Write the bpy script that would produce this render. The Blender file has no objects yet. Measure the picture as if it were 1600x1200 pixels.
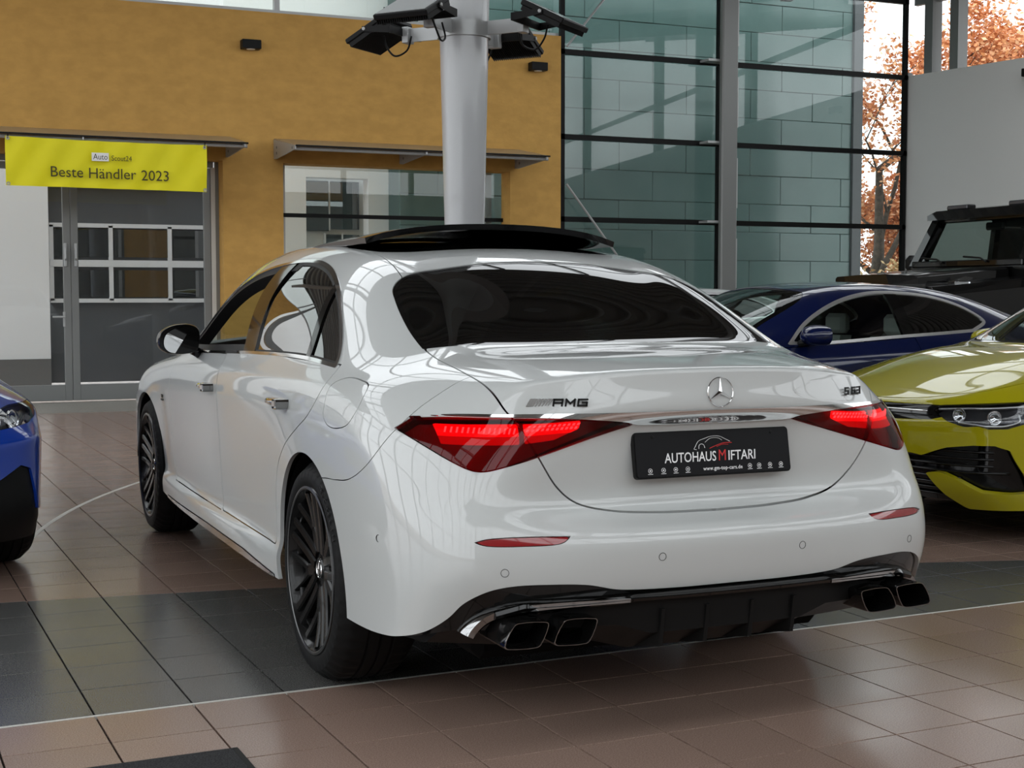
import bpy, math, random
import numpy as np
from mathutils import Vector, Matrix
random.seed(7)
rng = np.random.RandomState(5)
SC = bpy.context.scene
COL = SC.collection
# ---------------------------------------------------------------- camera
CAM_C = np.array([-2.192, -4.542, 1.273])
CAM_YAW, CAM_PIT, CAM_F = math.radians(23.777), math.radians(3.554), 2222.8
cam = bpy.data.cameras.new('camera'); cam_o = bpy.data.objects.new('camera', cam); COL.objects.link(cam_o)
cam_o.location = CAM_C; cam_o.rotation_euler = (math.pi/2-CAM_PIT, 0, -CAM_YAW)
cam.sensor_width = 36.0; cam.lens = 36.0*CAM_F/1600; cam.clip_end = 400; cam.clip_start = .05
SC.camera = cam_o
# ---------------------------------------------------------------- sky, light, exposure
W = bpy.data.worlds.new('overcast_sky'); SC.world = W; W.use_nodes = True
_nt = W.node_tree; _bg = _nt.nodes['Background']
_bg.inputs['Color'].default_value = (.93, .97, 1.0, 1); _bg.inputs['Strength'].default_value = 2.0
SC.view_settings.view_transform = 'Standard'; SC.view_settings.look = 'None'
SC.view_settings.gamma = 1.0; SC.view_settings.use_curve_mapping = False
SC.view_settings.exposure = 0.45
SC.cycles.max_bounces = 9; SC.cycles.diffuse_bounces = 4; SC.cycles.glossy_bounces = 5
SC.cycles.transparent_max_bounces = 16; SC.cycles.transmission_bounces = 8
SC.cycles.caustics_reflective = False; SC.cycles.caustics_refractive = False
SC.cycles.sample_clamp_indirect = 6.0
# ---------------------------------------------------------------- objects and tags
def tag(o, label=None, cat=None, group=None, kind=None):
    if label: o['label'] = label
    if cat: o['category'] = cat
    if group: o['group'] = group
    if kind: o['kind'] = kind
    return o
def empty(name, loc=(0, 0, 0), rz=0.0, parent=None):
    o = bpy.data.objects.new(name, None); COL.objects.link(o)
    o.location = loc; o.rotation_euler = (0, 0, rz); o.empty_display_size = .1
    if parent: o.parent = parent
    return o
def link(name, me, mat=None, parent=None):
    o = bpy.data.objects.new(name, me); COL.objects.link(o)
    if mat is not None and not me.materials: me.materials.append(mat)
    if parent is not None: o.parent = parent
    return o
def pydata(name, V, F, mat=None, parent=None, smooth=False, auto=None):
    me = bpy.data.meshes.new(name); me.from_pydata([tuple(map(float, v)) for v in V], [], [tuple(int(i) for i in f) for f in F]); me.update()
    if smooth: me.polygons.foreach_set('use_smooth', [True]*len(me.polygons))
    if auto is not None:
        me.polygons.foreach_set('use_smooth', [True]*len(me.polygons)); me.set_sharp_from_angle(angle=math.radians(auto))
    return link(name, me, mat, parent)
def copy_tree(o, parent=None, mats=None):
    c = o.copy(); COL.objects.link(c); c.parent = parent
    for ch in o.children: copy_tree(ch, c)
    return c
# ---------------------------------------------------------------- materials
MATS = {}
def mat(name, col=(.8, .8, .8), rough=.5, metal=0., coat=0., emit=None, es=1., spec=.5, trans=0., ior=1.45, alpha=1.):
    m = bpy.data.materials.new(name); m.use_nodes = True; b = m.node_tree.nodes['Principled BSDF']
    b.inputs['Base Color'].default_value = (*col, 1); b.inputs['Roughness'].default_value = rough
    b.inputs['Metallic'].default_value = metal; b.inputs['Coat Weight'].default_value = coat
    b.inputs['Coat Roughness'].default_value = .02; b.inputs['Specular IOR Level'].default_value = spec
    b.inputs['Transmission Weight'].default_value = trans; b.inputs['IOR'].default_value = ior
    b.inputs['Alpha'].default_value = alpha
    if emit: b.inputs['Emission Color'].default_value = (*emit, 1); b.inputs['Emission Strength'].default_value = es
    m.diffuse_color = (*col, 1); MATS[name] = m
    return m
def noise_mix(m, c1, c2, scale=5., detail=4., lo=.35, hi=.65, rough=None, bump=0., bscale=None, coord='Object', stretch=None):
    nt = m.node_tree; b = nt.nodes['Principled BSDF']; N = nt.nodes.new; L = nt.links.new
    tc = N('ShaderNodeTexCoord'); no = N('ShaderNodeTexNoise'); no.inputs['Scale'].default_value = scale; no.inputs['Detail'].default_value = detail
    src = tc.outputs[coord]
    if stretch:
        mp = N('ShaderNodeMapping'); mp.inputs['Scale'].default_value = stretch; L(src, mp.inputs['Vector']); src = mp.outputs['Vector']
    L(src, no.inputs['Vector'])
    r = N('ShaderNodeValToRGB'); r.color_ramp.elements[0].position = lo; r.color_ramp.elements[1].position = hi
    r.color_ramp.elements[0].color = (*c1, 1); r.color_ramp.elements[1].color = (*c2, 1)
    L(no.outputs['Fac'], r.inputs['Fac']); L(r.outputs['Color'], b.inputs['Base Color'])
    if rough:
        mr = N('ShaderNodeMapRange'); mr.inputs['To Min'].default_value = rough[0]; mr.inputs['To Max'].default_value = rough[1]
        L(no.outputs['Fac'], mr.inputs['Value']); L(mr.outputs['Result'], b.inputs['Roughness'])
    if bump:
        n2 = N('ShaderNodeTexNoise'); n2.inputs['Scale'].default_value = bscale or scale*6; n2.inputs['Detail'].default_value = 5; L(src, n2.inputs['Vector'])
        bp = N('ShaderNodeBump'); bp.inputs['Strength'].default_value = bump; bp.inputs['Distance'].default_value = .01
        L(n2.outputs['Fac'], bp.inputs['Height']); L(bp.outputs['Normal'], b.inputs['Normal'])
    return m
def glass_mat(name, tint=(.9, .95, .93), rough=.0, opac=.08, base=(.02, .02, .02), f0=1.45, boost=0.):
    """thin pane: tinted see-through sheet with fresnel mirror on top"""
    m = bpy.data.materials.new(name); m.use_nodes = True; nt = m.node_tree; nt.nodes.clear(); N = nt.nodes.new; L = nt.links.new
    out = N('ShaderNodeOutputMaterial'); tr = N('ShaderNodeBsdfTransparent'); tr.inputs['Color'].default_value = (*tint, 1)
    di = N('ShaderNodeBsdfDiffuse'); di.inputs['Color'].default_value = (*base, 1)
    gl = N('ShaderNodeBsdfGlossy'); gl.inputs['Roughness'].default_value = rough
    fr = N('ShaderNodeFresnel'); ge = N('ShaderNodeNewGeometry'); e1 = N('ShaderNodeMath'); e1.operation = 'MULTIPLY_ADD'; e1.inputs[1].default_value = -2; e1.inputs[2].default_value = 1
    e2 = N('ShaderNodeMath'); e2.operation = 'POWER'; e2.inputs[0].default_value = f0; L(ge.outputs['Backfacing'], e1.inputs[0]); L(e1.outputs[0], e2.inputs[1]); L(e2.outputs[0], fr.inputs['IOR'])   # same mirror strength from both sides of the sheet
    m1 = N('ShaderNodeMixShader'); m1.inputs['Fac'].default_value = opac; L(tr.outputs[0], m1.inputs[1]); L(di.outputs[0], m1.inputs[2])
    m2 = N('ShaderNodeMixShader')
    ad = N('ShaderNodeMath'); ad.operation = 'ADD'; ad.inputs[1].default_value = boost; ad.use_clamp = True; L(fr.outputs[0], ad.inputs[0]); L(ad.outputs[0], m2.inputs['Fac'])
    L(m1.outputs[0], m2.inputs[1]); L(gl.outputs[0], m2.inputs[2]); L(m2.outputs[0], out.inputs['Surface'])
    MATS[name] = m
    return m
# ---------------------------------------------------------------- simple shape collector
class MB:
    def __init__(s): s.V = []; s.F = []
    def add(s, V, F):
        o = len(s.V); s.V += [tuple(v) for v in V]; s.F += [tuple(i+o for i in f) for f in F]; return s
    def box(s, x0, x1, y0, y1, z0, z1, bev=0.):
        if bev <= 0:
            V = [(x0,y0,z0),(x1,y0,z0),(x1,y1,z0),(x0,y1,z0),(x0,y0,z1),(x1,y0,z1),(x1,y1,z1),(x0,y1,z1)]
            return s.add(V, [(0,3,2,1),(4,5,6,7),(0,1,5,4),(1,2,6,5),(2,3,7,6),(3,0,4,7)])
        b = min(bev, abs(x1-x0)*.49, abs(y1-y0)*.49, abs(z1-z0)*.49)
        V = []; idx = {}
        for ix, (xa, sx) in enumerate(((x0, 1), (x1, -1))):
            for iy, (ya, sy) in enumerate(((y0, 1), (y1, -1))):
                for iz, (za, sz) in enumerate(((z0, 1), (z1, -1))):
                    for k in range(3):
                        p = [xa+b*sx, ya+b*sy, za+b*sz]; p[k] = (xa, ya, za)[k]; idx[(ix, iy, iz, k)] = len(V); V.append(tuple(p))
        F = []
        I = lambda *a: idx[a]
        for k in range(3):
            for e in (0, 1):
                c = []
                for (p, q) in ((0, 0), (1, 0), (1, 1), (0, 1)):
                    t = [0, 0, 0]; t[k] = e; t[(k+1) % 3] = p; t[(k+2) % 3] = q; c.append(idx[(*t, k)])
                F.append(tuple(c if e else c[::-1]))
        for k in range(3):
            for p in (0, 1):
                for q in (0, 1):
                    t0 = [0, 0, 0]; t0[(k+1) % 3] = p; t0[(k+2) % 3] = q; t1 = list(t0); t1[k] = 1
                    k1, k2 = (k+1) % 3, (k+2) % 3
                    f = (idx[(*t0, k1)], idx[(*t1, k1)], idx[(*t1, k2)], idx[(*t0, k2)])
                    F.append(f if (p ^ q) else f[::-1])
        for ix in (0, 1):
            for iy in (0, 1):
                for iz in (0, 1):
                    f = (idx[(ix, iy, iz, 0)], idx[(ix, iy, iz, 1)], idx[(ix, iy, iz, 2)])
                    F.append(f if (ix+iy+iz) % 2 else f[::-1])
        return s.add(V, F)
    def tube(s, pts, r, n=8, cap=True, close=False):
        pts = [Vector(p) for p in pts]; m = len(pts); rr = r if hasattr(r, '__len__') else [r]*m
        V = []; up = None
        for i, p in enumerate(pts):
            if close: d = pts[(i+1) % m]-pts[i-1]
            else: d = (pts[min(i+1, m-1)]-pts[max(i-1, 0)])
            d.normalize()
            if up is None:
                up = Vector((0, 0, 1)) if abs(d.z) < .9 else Vector((1, 0, 0))
            up = (up-d*up.dot(d)).normalized(); sd = d.cross(up)
            for k in range(n):
                a = 2*math.pi*k/n; V.append(p+(up*math.cos(a)+sd*math.sin(a))*rr[i])
        F = []
        for i in range(m if close else m-1):
            j = (i+1) % m
            for k in range(n):
                l = (k+1) % n; F.append((i*n+k, j*n+k, j*n+l, i*n+l))
        if cap and not close: F.append(tuple(range(n))); F.append(tuple(range((m-1)*n, m*n))[::-1])
        return s.add(V, F)
    def lathe(s, prof, n=32, axis='z', c=(0, 0, 0), close=False):
        V = []; m = len(prof)
        for k in range(n):
            a = 2*math.pi*k/n; ca, sa = math.cos(a), math.sin(a)
            for (r, h) in prof:
                p = {'z': (r*ca, r*sa, h), 'x': (h, r*ca, r*sa), 'y': (r*sa, h, r*ca)}[axis]
                V.append((p[0]+c[0], p[1]+c[1], p[2]+c[2]))
        F = []
        for k in range(n):
            l = (k+1) % n
            for i in range(m if close else m-1):
                j = (i+1) % m; F.append((k*m+i, l*m+i, l*m+j, k*m+j))
        return s.add(V, F)
    def prism(s, poly, d0, d1, axis='y'):
        n = len(poly)
        def P(a, b, d): return {'y': (a, d, b), 'x': (d, a, b), 'z': (a, b, d)}[axis]
        V = [P(a, b, d0) for a, b in poly]+[P(a, b, d1) for a, b in poly]
        F = [tuple(range(n)), tuple(range(n, 2*n))[::-1]]+[(i, i+n, (i+1) % n+n, (i+1) % n) for i in range(n)]
        return s.add(V, F)
    def hull_loft(s, secs, cap=True, closed=True):
        n = len(secs[0]); V = [p for q in secs for p in q]; F = []
        for i in range(len(secs)-1):
            for k in range(n if closed else n-1):
                l = (k+1) % n; F.append((i*n+k, i*n+l, (i+1)*n+l, (i+1)*n+k))
        if cap: F.append(tuple(range(n))[::-1]); F.append(tuple(range((len(secs)-1)*n, len(secs)*n)))
        return s.add(V, F)
    def xf(s, M):
        s.V = [tuple(M @ Vector(v)) for v in s.V]; return s
    def build(s, name, m=None, parent=None, smooth=False, auto=None): 
        o = pydata(name, s.V, s.F, m, parent, smooth, auto)
        import bmesh
        bm = bmesh.new(); bm.from_mesh(o.data); bmesh.ops.recalc_face_normals(bm, faces=bm.faces); bm.to_mesh(o.data); bm.free()
        if auto is not None: o.data.set_sharp_from_angle(angle=math.radians(auto))
        return o
# ---------------------------------------------------------------- Catmull-Clark body shells
def cc_step(V, F, S):
    """V (n,3), F (m,4), S dict {(a,b):sharpness}"""
    n = len(V); m = len(F)
    e = np.concatenate([F[:, [0, 1]], F[:, [1, 2]], F[:, [2, 3]], F[:, [3, 0]]]); e.sort(axis=1)
    key = e[:, 0].astype(np.int64)*n+e[:, 1]
    u, inv, cnt = np.unique(key, return_inverse=True, return_counts=True)
    ea, eb = u//n, u % n; ne = len(u)
    fe = inv.reshape(4, m).T
    fp = V[F].mean(1)
    acc = np.zeros((ne, 3)); np.add.at(acc, fe.ravel(), np.repeat(fp, 4, axis=0))
    mid = (V[ea]+V[eb])/2
    bnd = cnt == 1
    sh = np.zeros(ne)
    if S:
        sk = np.array([min(a, b)*n+max(a, b) for a, b in S], dtype=np.int64); sv = np.array(list(S.values()), float)
        pos = np.searchsorted(u, sk); ok = (pos < ne); ok[ok] = u[pos[ok]] == sk[ok]; sh[pos[ok]] = sv[ok]
    sharp = bnd | (sh > 0)
    ep = np.where(sharp[:, None], mid, (V[ea]+V[eb]+acc)/4)
    val = np.zeros(n); np.add.at(val, ea, 1); np.add.at(val, eb, 1)
    R = np.zeros((n, 3)); np.add.at(R, ea, mid); np.add.at(R, eb, mid); R /= np.maximum(val, 1)[:, None]
    Q = np.zeros((n, 3)); fc = np.zeros(n); np.add.at(Q, F.ravel(), np.repeat(fp, 4, axis=0)); np.add.at(fc, F.ravel(), 1); Q /= np.maximum(fc, 1)[:, None]
    vp = (Q+2*R+(val-3)[:, None]*V)/np.maximum(val, 1)[:, None]
    sc = np.zeros(n); np.add.at(sc, ea[sharp], 1); np.add.at(sc, eb[sharp], 1)
    sm = np.zeros((n, 3)); np.add.at(sm, ea[sharp], V[eb[sharp]]); np.add.at(sm, eb[sharp], V[ea[sharp]])
    c2 = sc == 2; vp[c2] = (6*V[c2]+sm[c2])/8
    c3 = sc > 2; vp[c3] = V[c3]
    NV = np.concatenate([vp, ep, fp])
    fi = n+ne+np.arange(m)
    NF = np.concatenate([np.stack([F[:, k], n+fe[:, k], fi, n+fe[:, k-1]], 1) for k in range(4)])
    NS = {}
    for i in np.nonzero(sh > 1)[0]:
        NS[(int(ea[i]), int(n+i))] = sh[i]-1; NS[(int(eb[i]), int(n+i))] = sh[i]-1
    return NV, NF, NS
def subdiv(V, F, S=None, levels=3):
    V = np.asarray(V, float); F = np.asarray(F, int); S = dict(S or {})
    for _ in range(levels): V, F, S = cc_step(V, F, S)
    return V, F
def fit_cage(V, F, S=None, it=3, damp=.8):
    T = np.asarray(V, float); P = T.copy()
    for _ in range(it):
        L, _f = subdiv(P, F, S, 2); P = P+damp*(T-L[:len(T)])
    return P
class Surf:
    """polygon soup with normals that can be cut along level sets"""
    def __init__(s, V, N, Q, P=()): s.V, s.N, s.Q, s.P = V, N, Q, list(P)
    @staticmethod
    def make(V, F):
        a, b = V[F[:, 2]]-V[F[:, 0]], V[F[:, 3]]-V[F[:, 1]]; fn = np.cross(a, b)
        N = np.zeros_like(V)
        for k in range(4): np.add.at(N, F[:, k], fn)
        N /= np.maximum(np.linalg.norm(N, axis=1), 1e-12)[:, None]
        return Surf(V, N, F)
    def clip(s, phi):
        """keep phi<0"""
        ins = phi < 0
        c = ins[s.Q].sum(1) if len(s.Q) else np.zeros(0)
        keepQ = s.Q[c == 4]; mix = [tuple(q) for q in s.Q[(c > 0) & (c < 4)]]
        P = []
        for p in s.P:
            k = sum(ins[i] for i in p)
            if k == len(p): P.append(p)
            elif k: mix.append(p)
        nV = []; nN = []; ed = {}; base = len(s.V)
        for p in mix:
            o = []
            for i in range(len(p)):
                a, b = int(p[i]), int(p[(i+1) % len(p)])
                if ins[a]: o.append(a)
                if ins[a] != ins[b]:
                    k = (a, b) if a < b else (b, a)
                    if k not in ed:
                        t = phi[k[0]]/(phi[k[0]]-phi[k[1]]); t = min(max(t, .002), .998)
                        ed[k] = base+len(nV); nV.append(s.V[k[0]]*(1-t)+s.V[k[1]]*t); nN.append(s.N[k[0]]*(1-t)+s.N[k[1]]*t)
                    o.append(ed[k])
            if len(o) >= 3: P.append(tuple(o))
        V = np.concatenate([s.V, np.array(nV).reshape(-1, 3)]); N = np.concatenate([s.N, np.array(nN).reshape(-1, 3)])
        return Surf(V, N, keepQ, P).compact()
    def compact(s):
        used = np.zeros(len(s.V), bool)
        if len(s.Q): used[s.Q.ravel()] = True
        for p in s.P: used[list(p)] = True
        m = np.cumsum(used)-1
        Q = m[s.Q] if len(s.Q) else s.Q
        return Surf(s.V[used], s.N[used], Q, [tuple(int(m[i]) for i in p) for p in s.P])
    def split(s, f, gap=0.):
        phi = f(s.V); return s.clip(phi+gap/2), s.clip(-phi+gap/2)
    def off(s, d): 
        n = s.N/np.maximum(np.linalg.norm(s.N, axis=1), 1e-9)[:, None]
        return Surf(s.V+n*d, s.N, s.Q, s.P)
    def faces(s): return [tuple(map(int, q)) for q in s.Q]+list(s.P)
    def border(s):
        cnt = {}
        for p in s.faces():
            for i in range(len(p)):
                a, b = p[i], p[(i+1) % len(p)]; k = (a, b) if a < b else (b, a)
                cnt[k] = (a, b) if k not in cnt else None
        return [v for v in cnt.values() if v]
    def mirror(s):
        f = np.array([-1, 1, 1.])
        return Surf(s.V*f, s.N*f, s.Q[:, ::-1].copy() if len(s.Q) else s.Q, [p[::-1] for p in s.P])
    def join(s, o):
        k = len(s.V); return Surf(np.concatenate([s.V, o.V]), np.concatenate([s.N, o.N]), np.concatenate([s.Q, o.Q+k]), s.P+[tuple(i+k for i in p) for p in o.P])
    def obj(s, name, m, parent=None, flange=0., flat=False, both=False):
        V = [tuple(v) for v in s.V]; F = s.faces(); N = [tuple(n) for n in s.N]
        nb = len(F)
        if flange:
            nn = s.N/np.maximum(np.linalg.norm(s.N, axis=1), 1e-9)[:, None]
            mp = {}; mp2 = {}
            for a, b in s.border():
                for i in (a, b):
                    if i not in mp:
                        mp[i] = len(V); V.append(tuple(s.V[i])); N.append((0, 0, 0)); mp2[i] = len(V); V.append(tuple(s.V[i]-nn[i]*flange)); N.append((0, 0, 0))
                F.append((mp[b], mp[a], mp2[a], mp2[b]))
        me = bpy.data.meshes.new(name); me.from_pydata(V, [], F); me.update()
        me.polygons.foreach_set('use_smooth', [True]*len(F))
        if not flat: me.normals_split_custom_set_from_vertices(N)
        return link(name, me, m, parent)
def surf_pt(s, x, z, k=6):
    """point and normal on a Surf whose (x,z) is nearest"""
    d = (s.V[:, 0]-x)**2+(s.V[:, 2]-z)**2; i = np.argpartition(d, k)[:k]; w = 1/(d[i]+1e-7); w /= w.sum()
    p = (s.V[i]*w[:, None]).sum(0); n = (s.N[i]*w[:, None]).sum(0); n /= np.linalg.norm(n)
    # slide along the tangent plane to the wanted (x,z)
    if abs(n[1]) > .15: p = np.array([x, p[1]-(n[0]*(x-p[0])+n[2]*(z-p[2]))/n[1], z])
    return p, n
# ---------------------------------------------------------------- 2-D outlines
def crom(pts, n=8, closed=True, corners=()):
    """Catmull-Rom through 2-D/3-D points; indices in corners stay sharp"""
    P = [np.array(p, float) for p in pts]; m = len(P); out = []
    rngi = range(m if closed else m-1)
    for i in rngi:
        p1, p2 = P[i], P[(i+1) % m]
        p0 = P[i-1] if (closed or i > 0) else p1*2-p2
        p3 = P[(i+2) % m] if (closed or i+2 < m) else p2*2-p1
        if i in corners: p0 = p1*2-p2 if False else p1-(p2-p1)
        if (i+1) % m in corners: p3 = p2+(p2-p1)
        d = lambda a, b: max(np.linalg.norm(a-b), 1e-9)**.5
        t0 = 0; t1 = t0+d(p0, p1); t2 = t1+d(p1, p2); t3 = t2+d(p2, p3)
        for k in range(n):
            t = t1+(t2-t1)*k/n
            A1 = (t1-t)/(t1-t0)*p0+(t-t0)/(t1-t0)*p1; A2 = (t2-t)/(t2-t1)*p1+(t-t1)/(t2-t1)*p2; A3 = (t3-t)/(t3-t2)*p2+(t-t2)/(t3-t2)*p3
            B1 = (t2-t)/(t2-t0)*A1+(t-t0)/(t2-t0)*A2; B2 = (t3-t)/(t3-t1)*A2+(t-t1)/(t3-t1)*A3
            out.append((t2-t)/(t2-t1)*B1+(t-t1)/(t2-t1)*B2)
    if not closed: out.append(P[-1])
    return np.array(out)
def sdf(poly, p):
    """signed distance of points p (n,2) to closed polygon, inside negative"""
    A = np.asarray(poly); B = np.roll(A, -1, axis=0)
    lo = A.min(0)-.12; hi = A.max(0)+.12
    out = np.full(len(p), .12); m = ((p > lo) & (p < hi)).all(1); q = p[m]
    if not len(q): return out
    best = np.full(len(q), 1e9); ins = np.zeros(len(q), bool)
    for a, b in zip(A, B):
        ab = b-a; t = np.clip(((q-a)@ab)/max(ab@ab, 1e-12), 0, 1); d = ((q-a-t[:, None]*ab)**2).sum(1); best = np.minimum(best, d)
        if a[1] != b[1]:
            c = (a[1] > q[:, 1]) != (b[1] > q[:, 1]); ins ^= c & (q[:, 0] < (b[0]-a[0])*(q[:, 1]-a[1])/(b[1]-a[1])+a[0])
    best = np.sqrt(best); best[ins] *= -1; out[m] = best
    return out
def sdf_line(line, p):
    """signed distance to an open polyline that runs on past its ends; left of travel negative"""
    A = np.asarray(line, float); d0 = A[0]-A[1]; d1 = A[-1]-A[-2]
    A = np.concatenate([[A[0]+d0/np.linalg.norm(d0)*5], A, [A[-1]+d1/np.linalg.norm(d1)*5]])
    best = np.full(len(p), 1e9); sg = np.ones(len(p))
    for a, b in zip(A[:-1], A[1:]):
        ab = b-a; t = np.clip(((p-a)@ab)/max(ab@ab, 1e-12), 0, 1); r = p-a-t[:, None]*ab; d = (r**2).sum(1)
        c = ab[0]*(p[:, 1]-a[1])-ab[1]*(p[:, 0]-a[0]); w = d < best-1e-12
        best[w] = d[w]; sg[w] = np.where(c[w] > 0, -1, 1)
    return np.sqrt(best)*sg
# ---------------------------------------------------------------- car body cages
# columns run rear centre -> rear corner -> side -> front corner -> front centre; rows run from the sill up to the belt line
NL = 6                                     # columns on the rear lip and on the nose
def build_cage(cols, tops, lip_sharp=2.):
    V = []; idx = {}; F = []
    def add(p, k):
        idx[k] = len(V); V.append(tuple(p)); return idx[k]
    nc = len(cols); nr = len(cols[0])
    for sgn in (1, -1):
        for c in range(nc):
            for r in range(nr):
                p = cols[c][r]
                if abs(p[0]) < 1e-9 and sgn == -1: idx[(sgn, c, r)] = idx[(1, c, r)]
                else: add((p[0]*sgn, p[1], p[2]), (sgn, c, r))
        ns = len(tops)
        for s in range(ns):
            for a in range(NL-1):
                p = tops[s][a]
                if abs(p[0]) < 1e-9 and sgn == -1: idx[(sgn, 't', s+1, a)] = idx[(1, 't', s+1, a)]
                else: add((p[0]*sgn, p[1], p[2]), (sgn, 't', s+1, a))
            idx[(sgn, 't', s+1, NL-1)] = idx[(sgn, NL+s, nr-1)]
        for a in range(NL):
            idx[(sgn, 't', 0, a)] = idx[(sgn, a, nr-1)]; idx[(sgn, 't', ns+1, a)] = idx[(sgn, nc-1-a, nr-1)]
        def q(a, b, c, d): F.append((a, b, c, d) if sgn == 1 else (d, c, b, a))
        for c in range(nc-1):
            for r in range(nr-1):
                q(idx[(sgn, c, r)], idx[(sgn, c+1, r)], idx[(sgn, c+1, r+1)], idx[(sgn, c, r+1)])
        for s in range(ns+1):
            for a in range(NL-1):
                q(idx[(sgn, 't', s, a)], idx[(sgn, 't', s, a+1)], idx[(sgn, 't', s+1, a+1)], idx[(sgn, 't', s+1, a)])
    S = {}
    def crease(k1, k2, v):
        for sgn in (1, -1):
            a, b = idx[(sgn, *k1)], idx[(sgn, *k2)]
            if a != b: S[(min(a, b), max(a, b))] = v
    for c in range(NL-2): crease((c, nr-1), (c+1, nr-1), lip_sharp)
    return np.array(V), np.array(F), S, idx, crease
def cols_from(side):
    """side: list of columns, each 'x y z; x y z; ...' from r9 (belt) down to r0; y may be '-' to repeat"""
    out = []
    for s in side:
        col = []; y = 0.
        for t in s.split(';'):
            a = t.split()
            if a[1] != '-': y = float(a[1])
            col.append((float(a[0]), y, float(a[2])))
        out.append(col[::-1])
    return out
def tops_from(st):
    out = []
    for s in st:
        col = []; y = 0.
        for t in s.split(';'):
            a = t.split()
            if a[1] != '-': y = float(a[1])
            col.append((float(a[0]), y, float(a[2])))
        out.append(col)
    return out
SEDAN_COLS = cols_from([
 '0 -1.040 1.066;0 -1.047 1.005;0 -1.052 .943;0 -1.006 .895;0 -.996 .79;0 -1.000 .672;0 -1.118 .630;0 -1.138 .55;0 -1.125 .46;0 -1.09 .35',
 '.21 -1.028 1.063;.21 -1.036 1.003;.215 -1.044 .941;.22 -1.004 .893;.22 -.992 .79;.22 -.996 .672;.22 -1.112 .63;.22 -1.132 .55;.22 -1.12 .46;.22 -1.085 .35',
 '.385 -.997 1.053;.395 -1.010 .995;.405 -1.024 .937;.41 -1.006 .888;.41 -.997 .79;.41 -.997 .676;.41 -1.097 .632;.41 -1.118 .55;.41 -1.108 .46;.41 -1.07 .35',
 '.52 -.948 1.037;.535 -.968 .984;.55 -.986 .928;.56 -.998 .880;.56 -1.005 .79;.56 -1.008 .69;.56 -1.075 .636;.56 -1.096 .55;.56 -1.088 .46;.56 -1.05 .35',
 '.605 -.893 1.019;.635 -.915 .972;.655 -.936 .918;.672 -.954 .868;.68 -.984 .785;.68 -1.010 .70;.68 -1.042 .64;.68 -1.060 .55;.68 -1.048 .46;.68 -1.01 .35',
 '.668 -.815 1.006;.715 -.835 .960;.752 -.852 .910;.778 -.872 .858;.788 -.91 .782;.79 -.945 .705;.79 -.982 .64;.79 -1.002 .55;.79 -.99 .46;.785 -.945 .35',
 '.730 -.69 1.008;.793 -.705 .960;.832 -.72 .906;.855 -.735 .855;.867 -.765 .782;.871 -.795 .71;.872 -.828 .64;.872 -.85 .55;.874 -.845 .45;.865 -.815 .315',
 '.805 -.50 1.019;.870 -.505 .968;.900 -.515 .908;.914 -.525 .855;.919 -.54 .782;.921 -.555 .71;.921 -.57 .64;.921 -.58 .55;.917 -.58 .44;.908 -.575 .288',
 '.842 -.24 1.031;.900 - .973;.925 - .908;.934 - .850;.938 - .78;.939 - .70;.939 - .62;.938 - .54;.934 - .43;.922 - .288',
 '.862 .06 1.041;.913 - .978;.934 - .904;.939 - .845;.942 - .775;.942 - .69;.940 - .58;.938 - .48;.935 - .38;.92 - .275',
 '.872 .40 1.047;.918 - .98;.934 - .90;.936 - .84;.936 - .765;.931 - .66;.923 - .50;.919 - .395;.933 - .345;.928 - .262',
 '.876 .75 1.047;.918 - .978;.932 - .897;.931 - .84;.928 - .755;.922 - .63;.913 - .46;.910 - .388;.935 - .345;.935 - .262',
 '.875 1.3 1.042;.915 - .972;.928 - .89;.927 - .83;.923 - .745;.916 - .62;.908 - .46;.905 - .385;.933 - .34;.935 - .262',
 '.865 1.9 1.025;.908 - .96;.922 - .88;.920 - .82;.916 - .74;.910 - .62;.902 - .46;.900 - .385;.928 - .34;.932 - .262',
 '.845 2.45 1.0;.895 - .945;.912 - .87;.910 - .81;.905 - .735;.898 - .62;.890 - .46;.888 - .385;.918 - .34;.922 - .265',
 '.82 2.8 .975;.885 - .93;.908 - .86;.908 - .80;.904 - .73;.900 - .62;.894 - .46;.892 - .385;.908 - .34;.905 - .27',
 '.79 3.2 .945;.872 - .905;.908 - .845;.920 - .79;.925 - .74;.925 - .65;.92 - .52;.915 - .42;.91 - .36;.90 - .28',
 '.75 3.6 .90;.84 - .865;.885 - .81;.905 - .75;.912 - .69;.912 - .60;.91 - .50;.905 - .42;.90 - .35;.89 - .25',
 '.67 3.86 .845;.755 3.87 .80;.80 3.88 .75;.825 3.89 .70;.835 3.9 .64;.84 3.9 .56;.84 3.9 .48;.84 3.9 .40;.835 3.9 .33;.82 3.88 .23',
 '.575 3.93 .835;.65 3.97 .79;.69 3.99 .74;.71 4.0 .69;.72 4.01 .63;.72 4.02 .55;.72 4.02 .47;.72 4.02 .40;.72 4.02 .33;.71 4.0 .22',
 '.475 3.98 .83;.53 4.03 .785;.56 4.05 .735;.57 4.06 .685;.58 4.07 .625;.58 4.08 .55;.58 4.08 .47;.58 4.08 .40;.58 4.08 .33;.57 4.06 .22',
 '.36 4.02 .828;.39 4.065 .783;.40 4.085 .733;.40 4.095 .683;.40 4.105 .623;.40 4.11 .55;.40 4.11 .47;.40 4.11 .40;.40 4.11 .33;.40 4.09 .22',
 '.19 4.045 .828;.20 4.09 .783;.20 4.11 .733;.20 4.12 .683;.20 4.125 .623;.20 4.13 .55;.20 4.13 .47;.20 4.13 .40;.20 4.13 .33;.20 4.11 .22',
 '0 4.055 .828;0 4.10 .783;0 4.12 .733;0 4.13 .683;0 4.135 .623;0 4.14 .55;0 4.14 .47;0 4.14 .40;0 4.14 .33;0 4.12 .22'])
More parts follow.
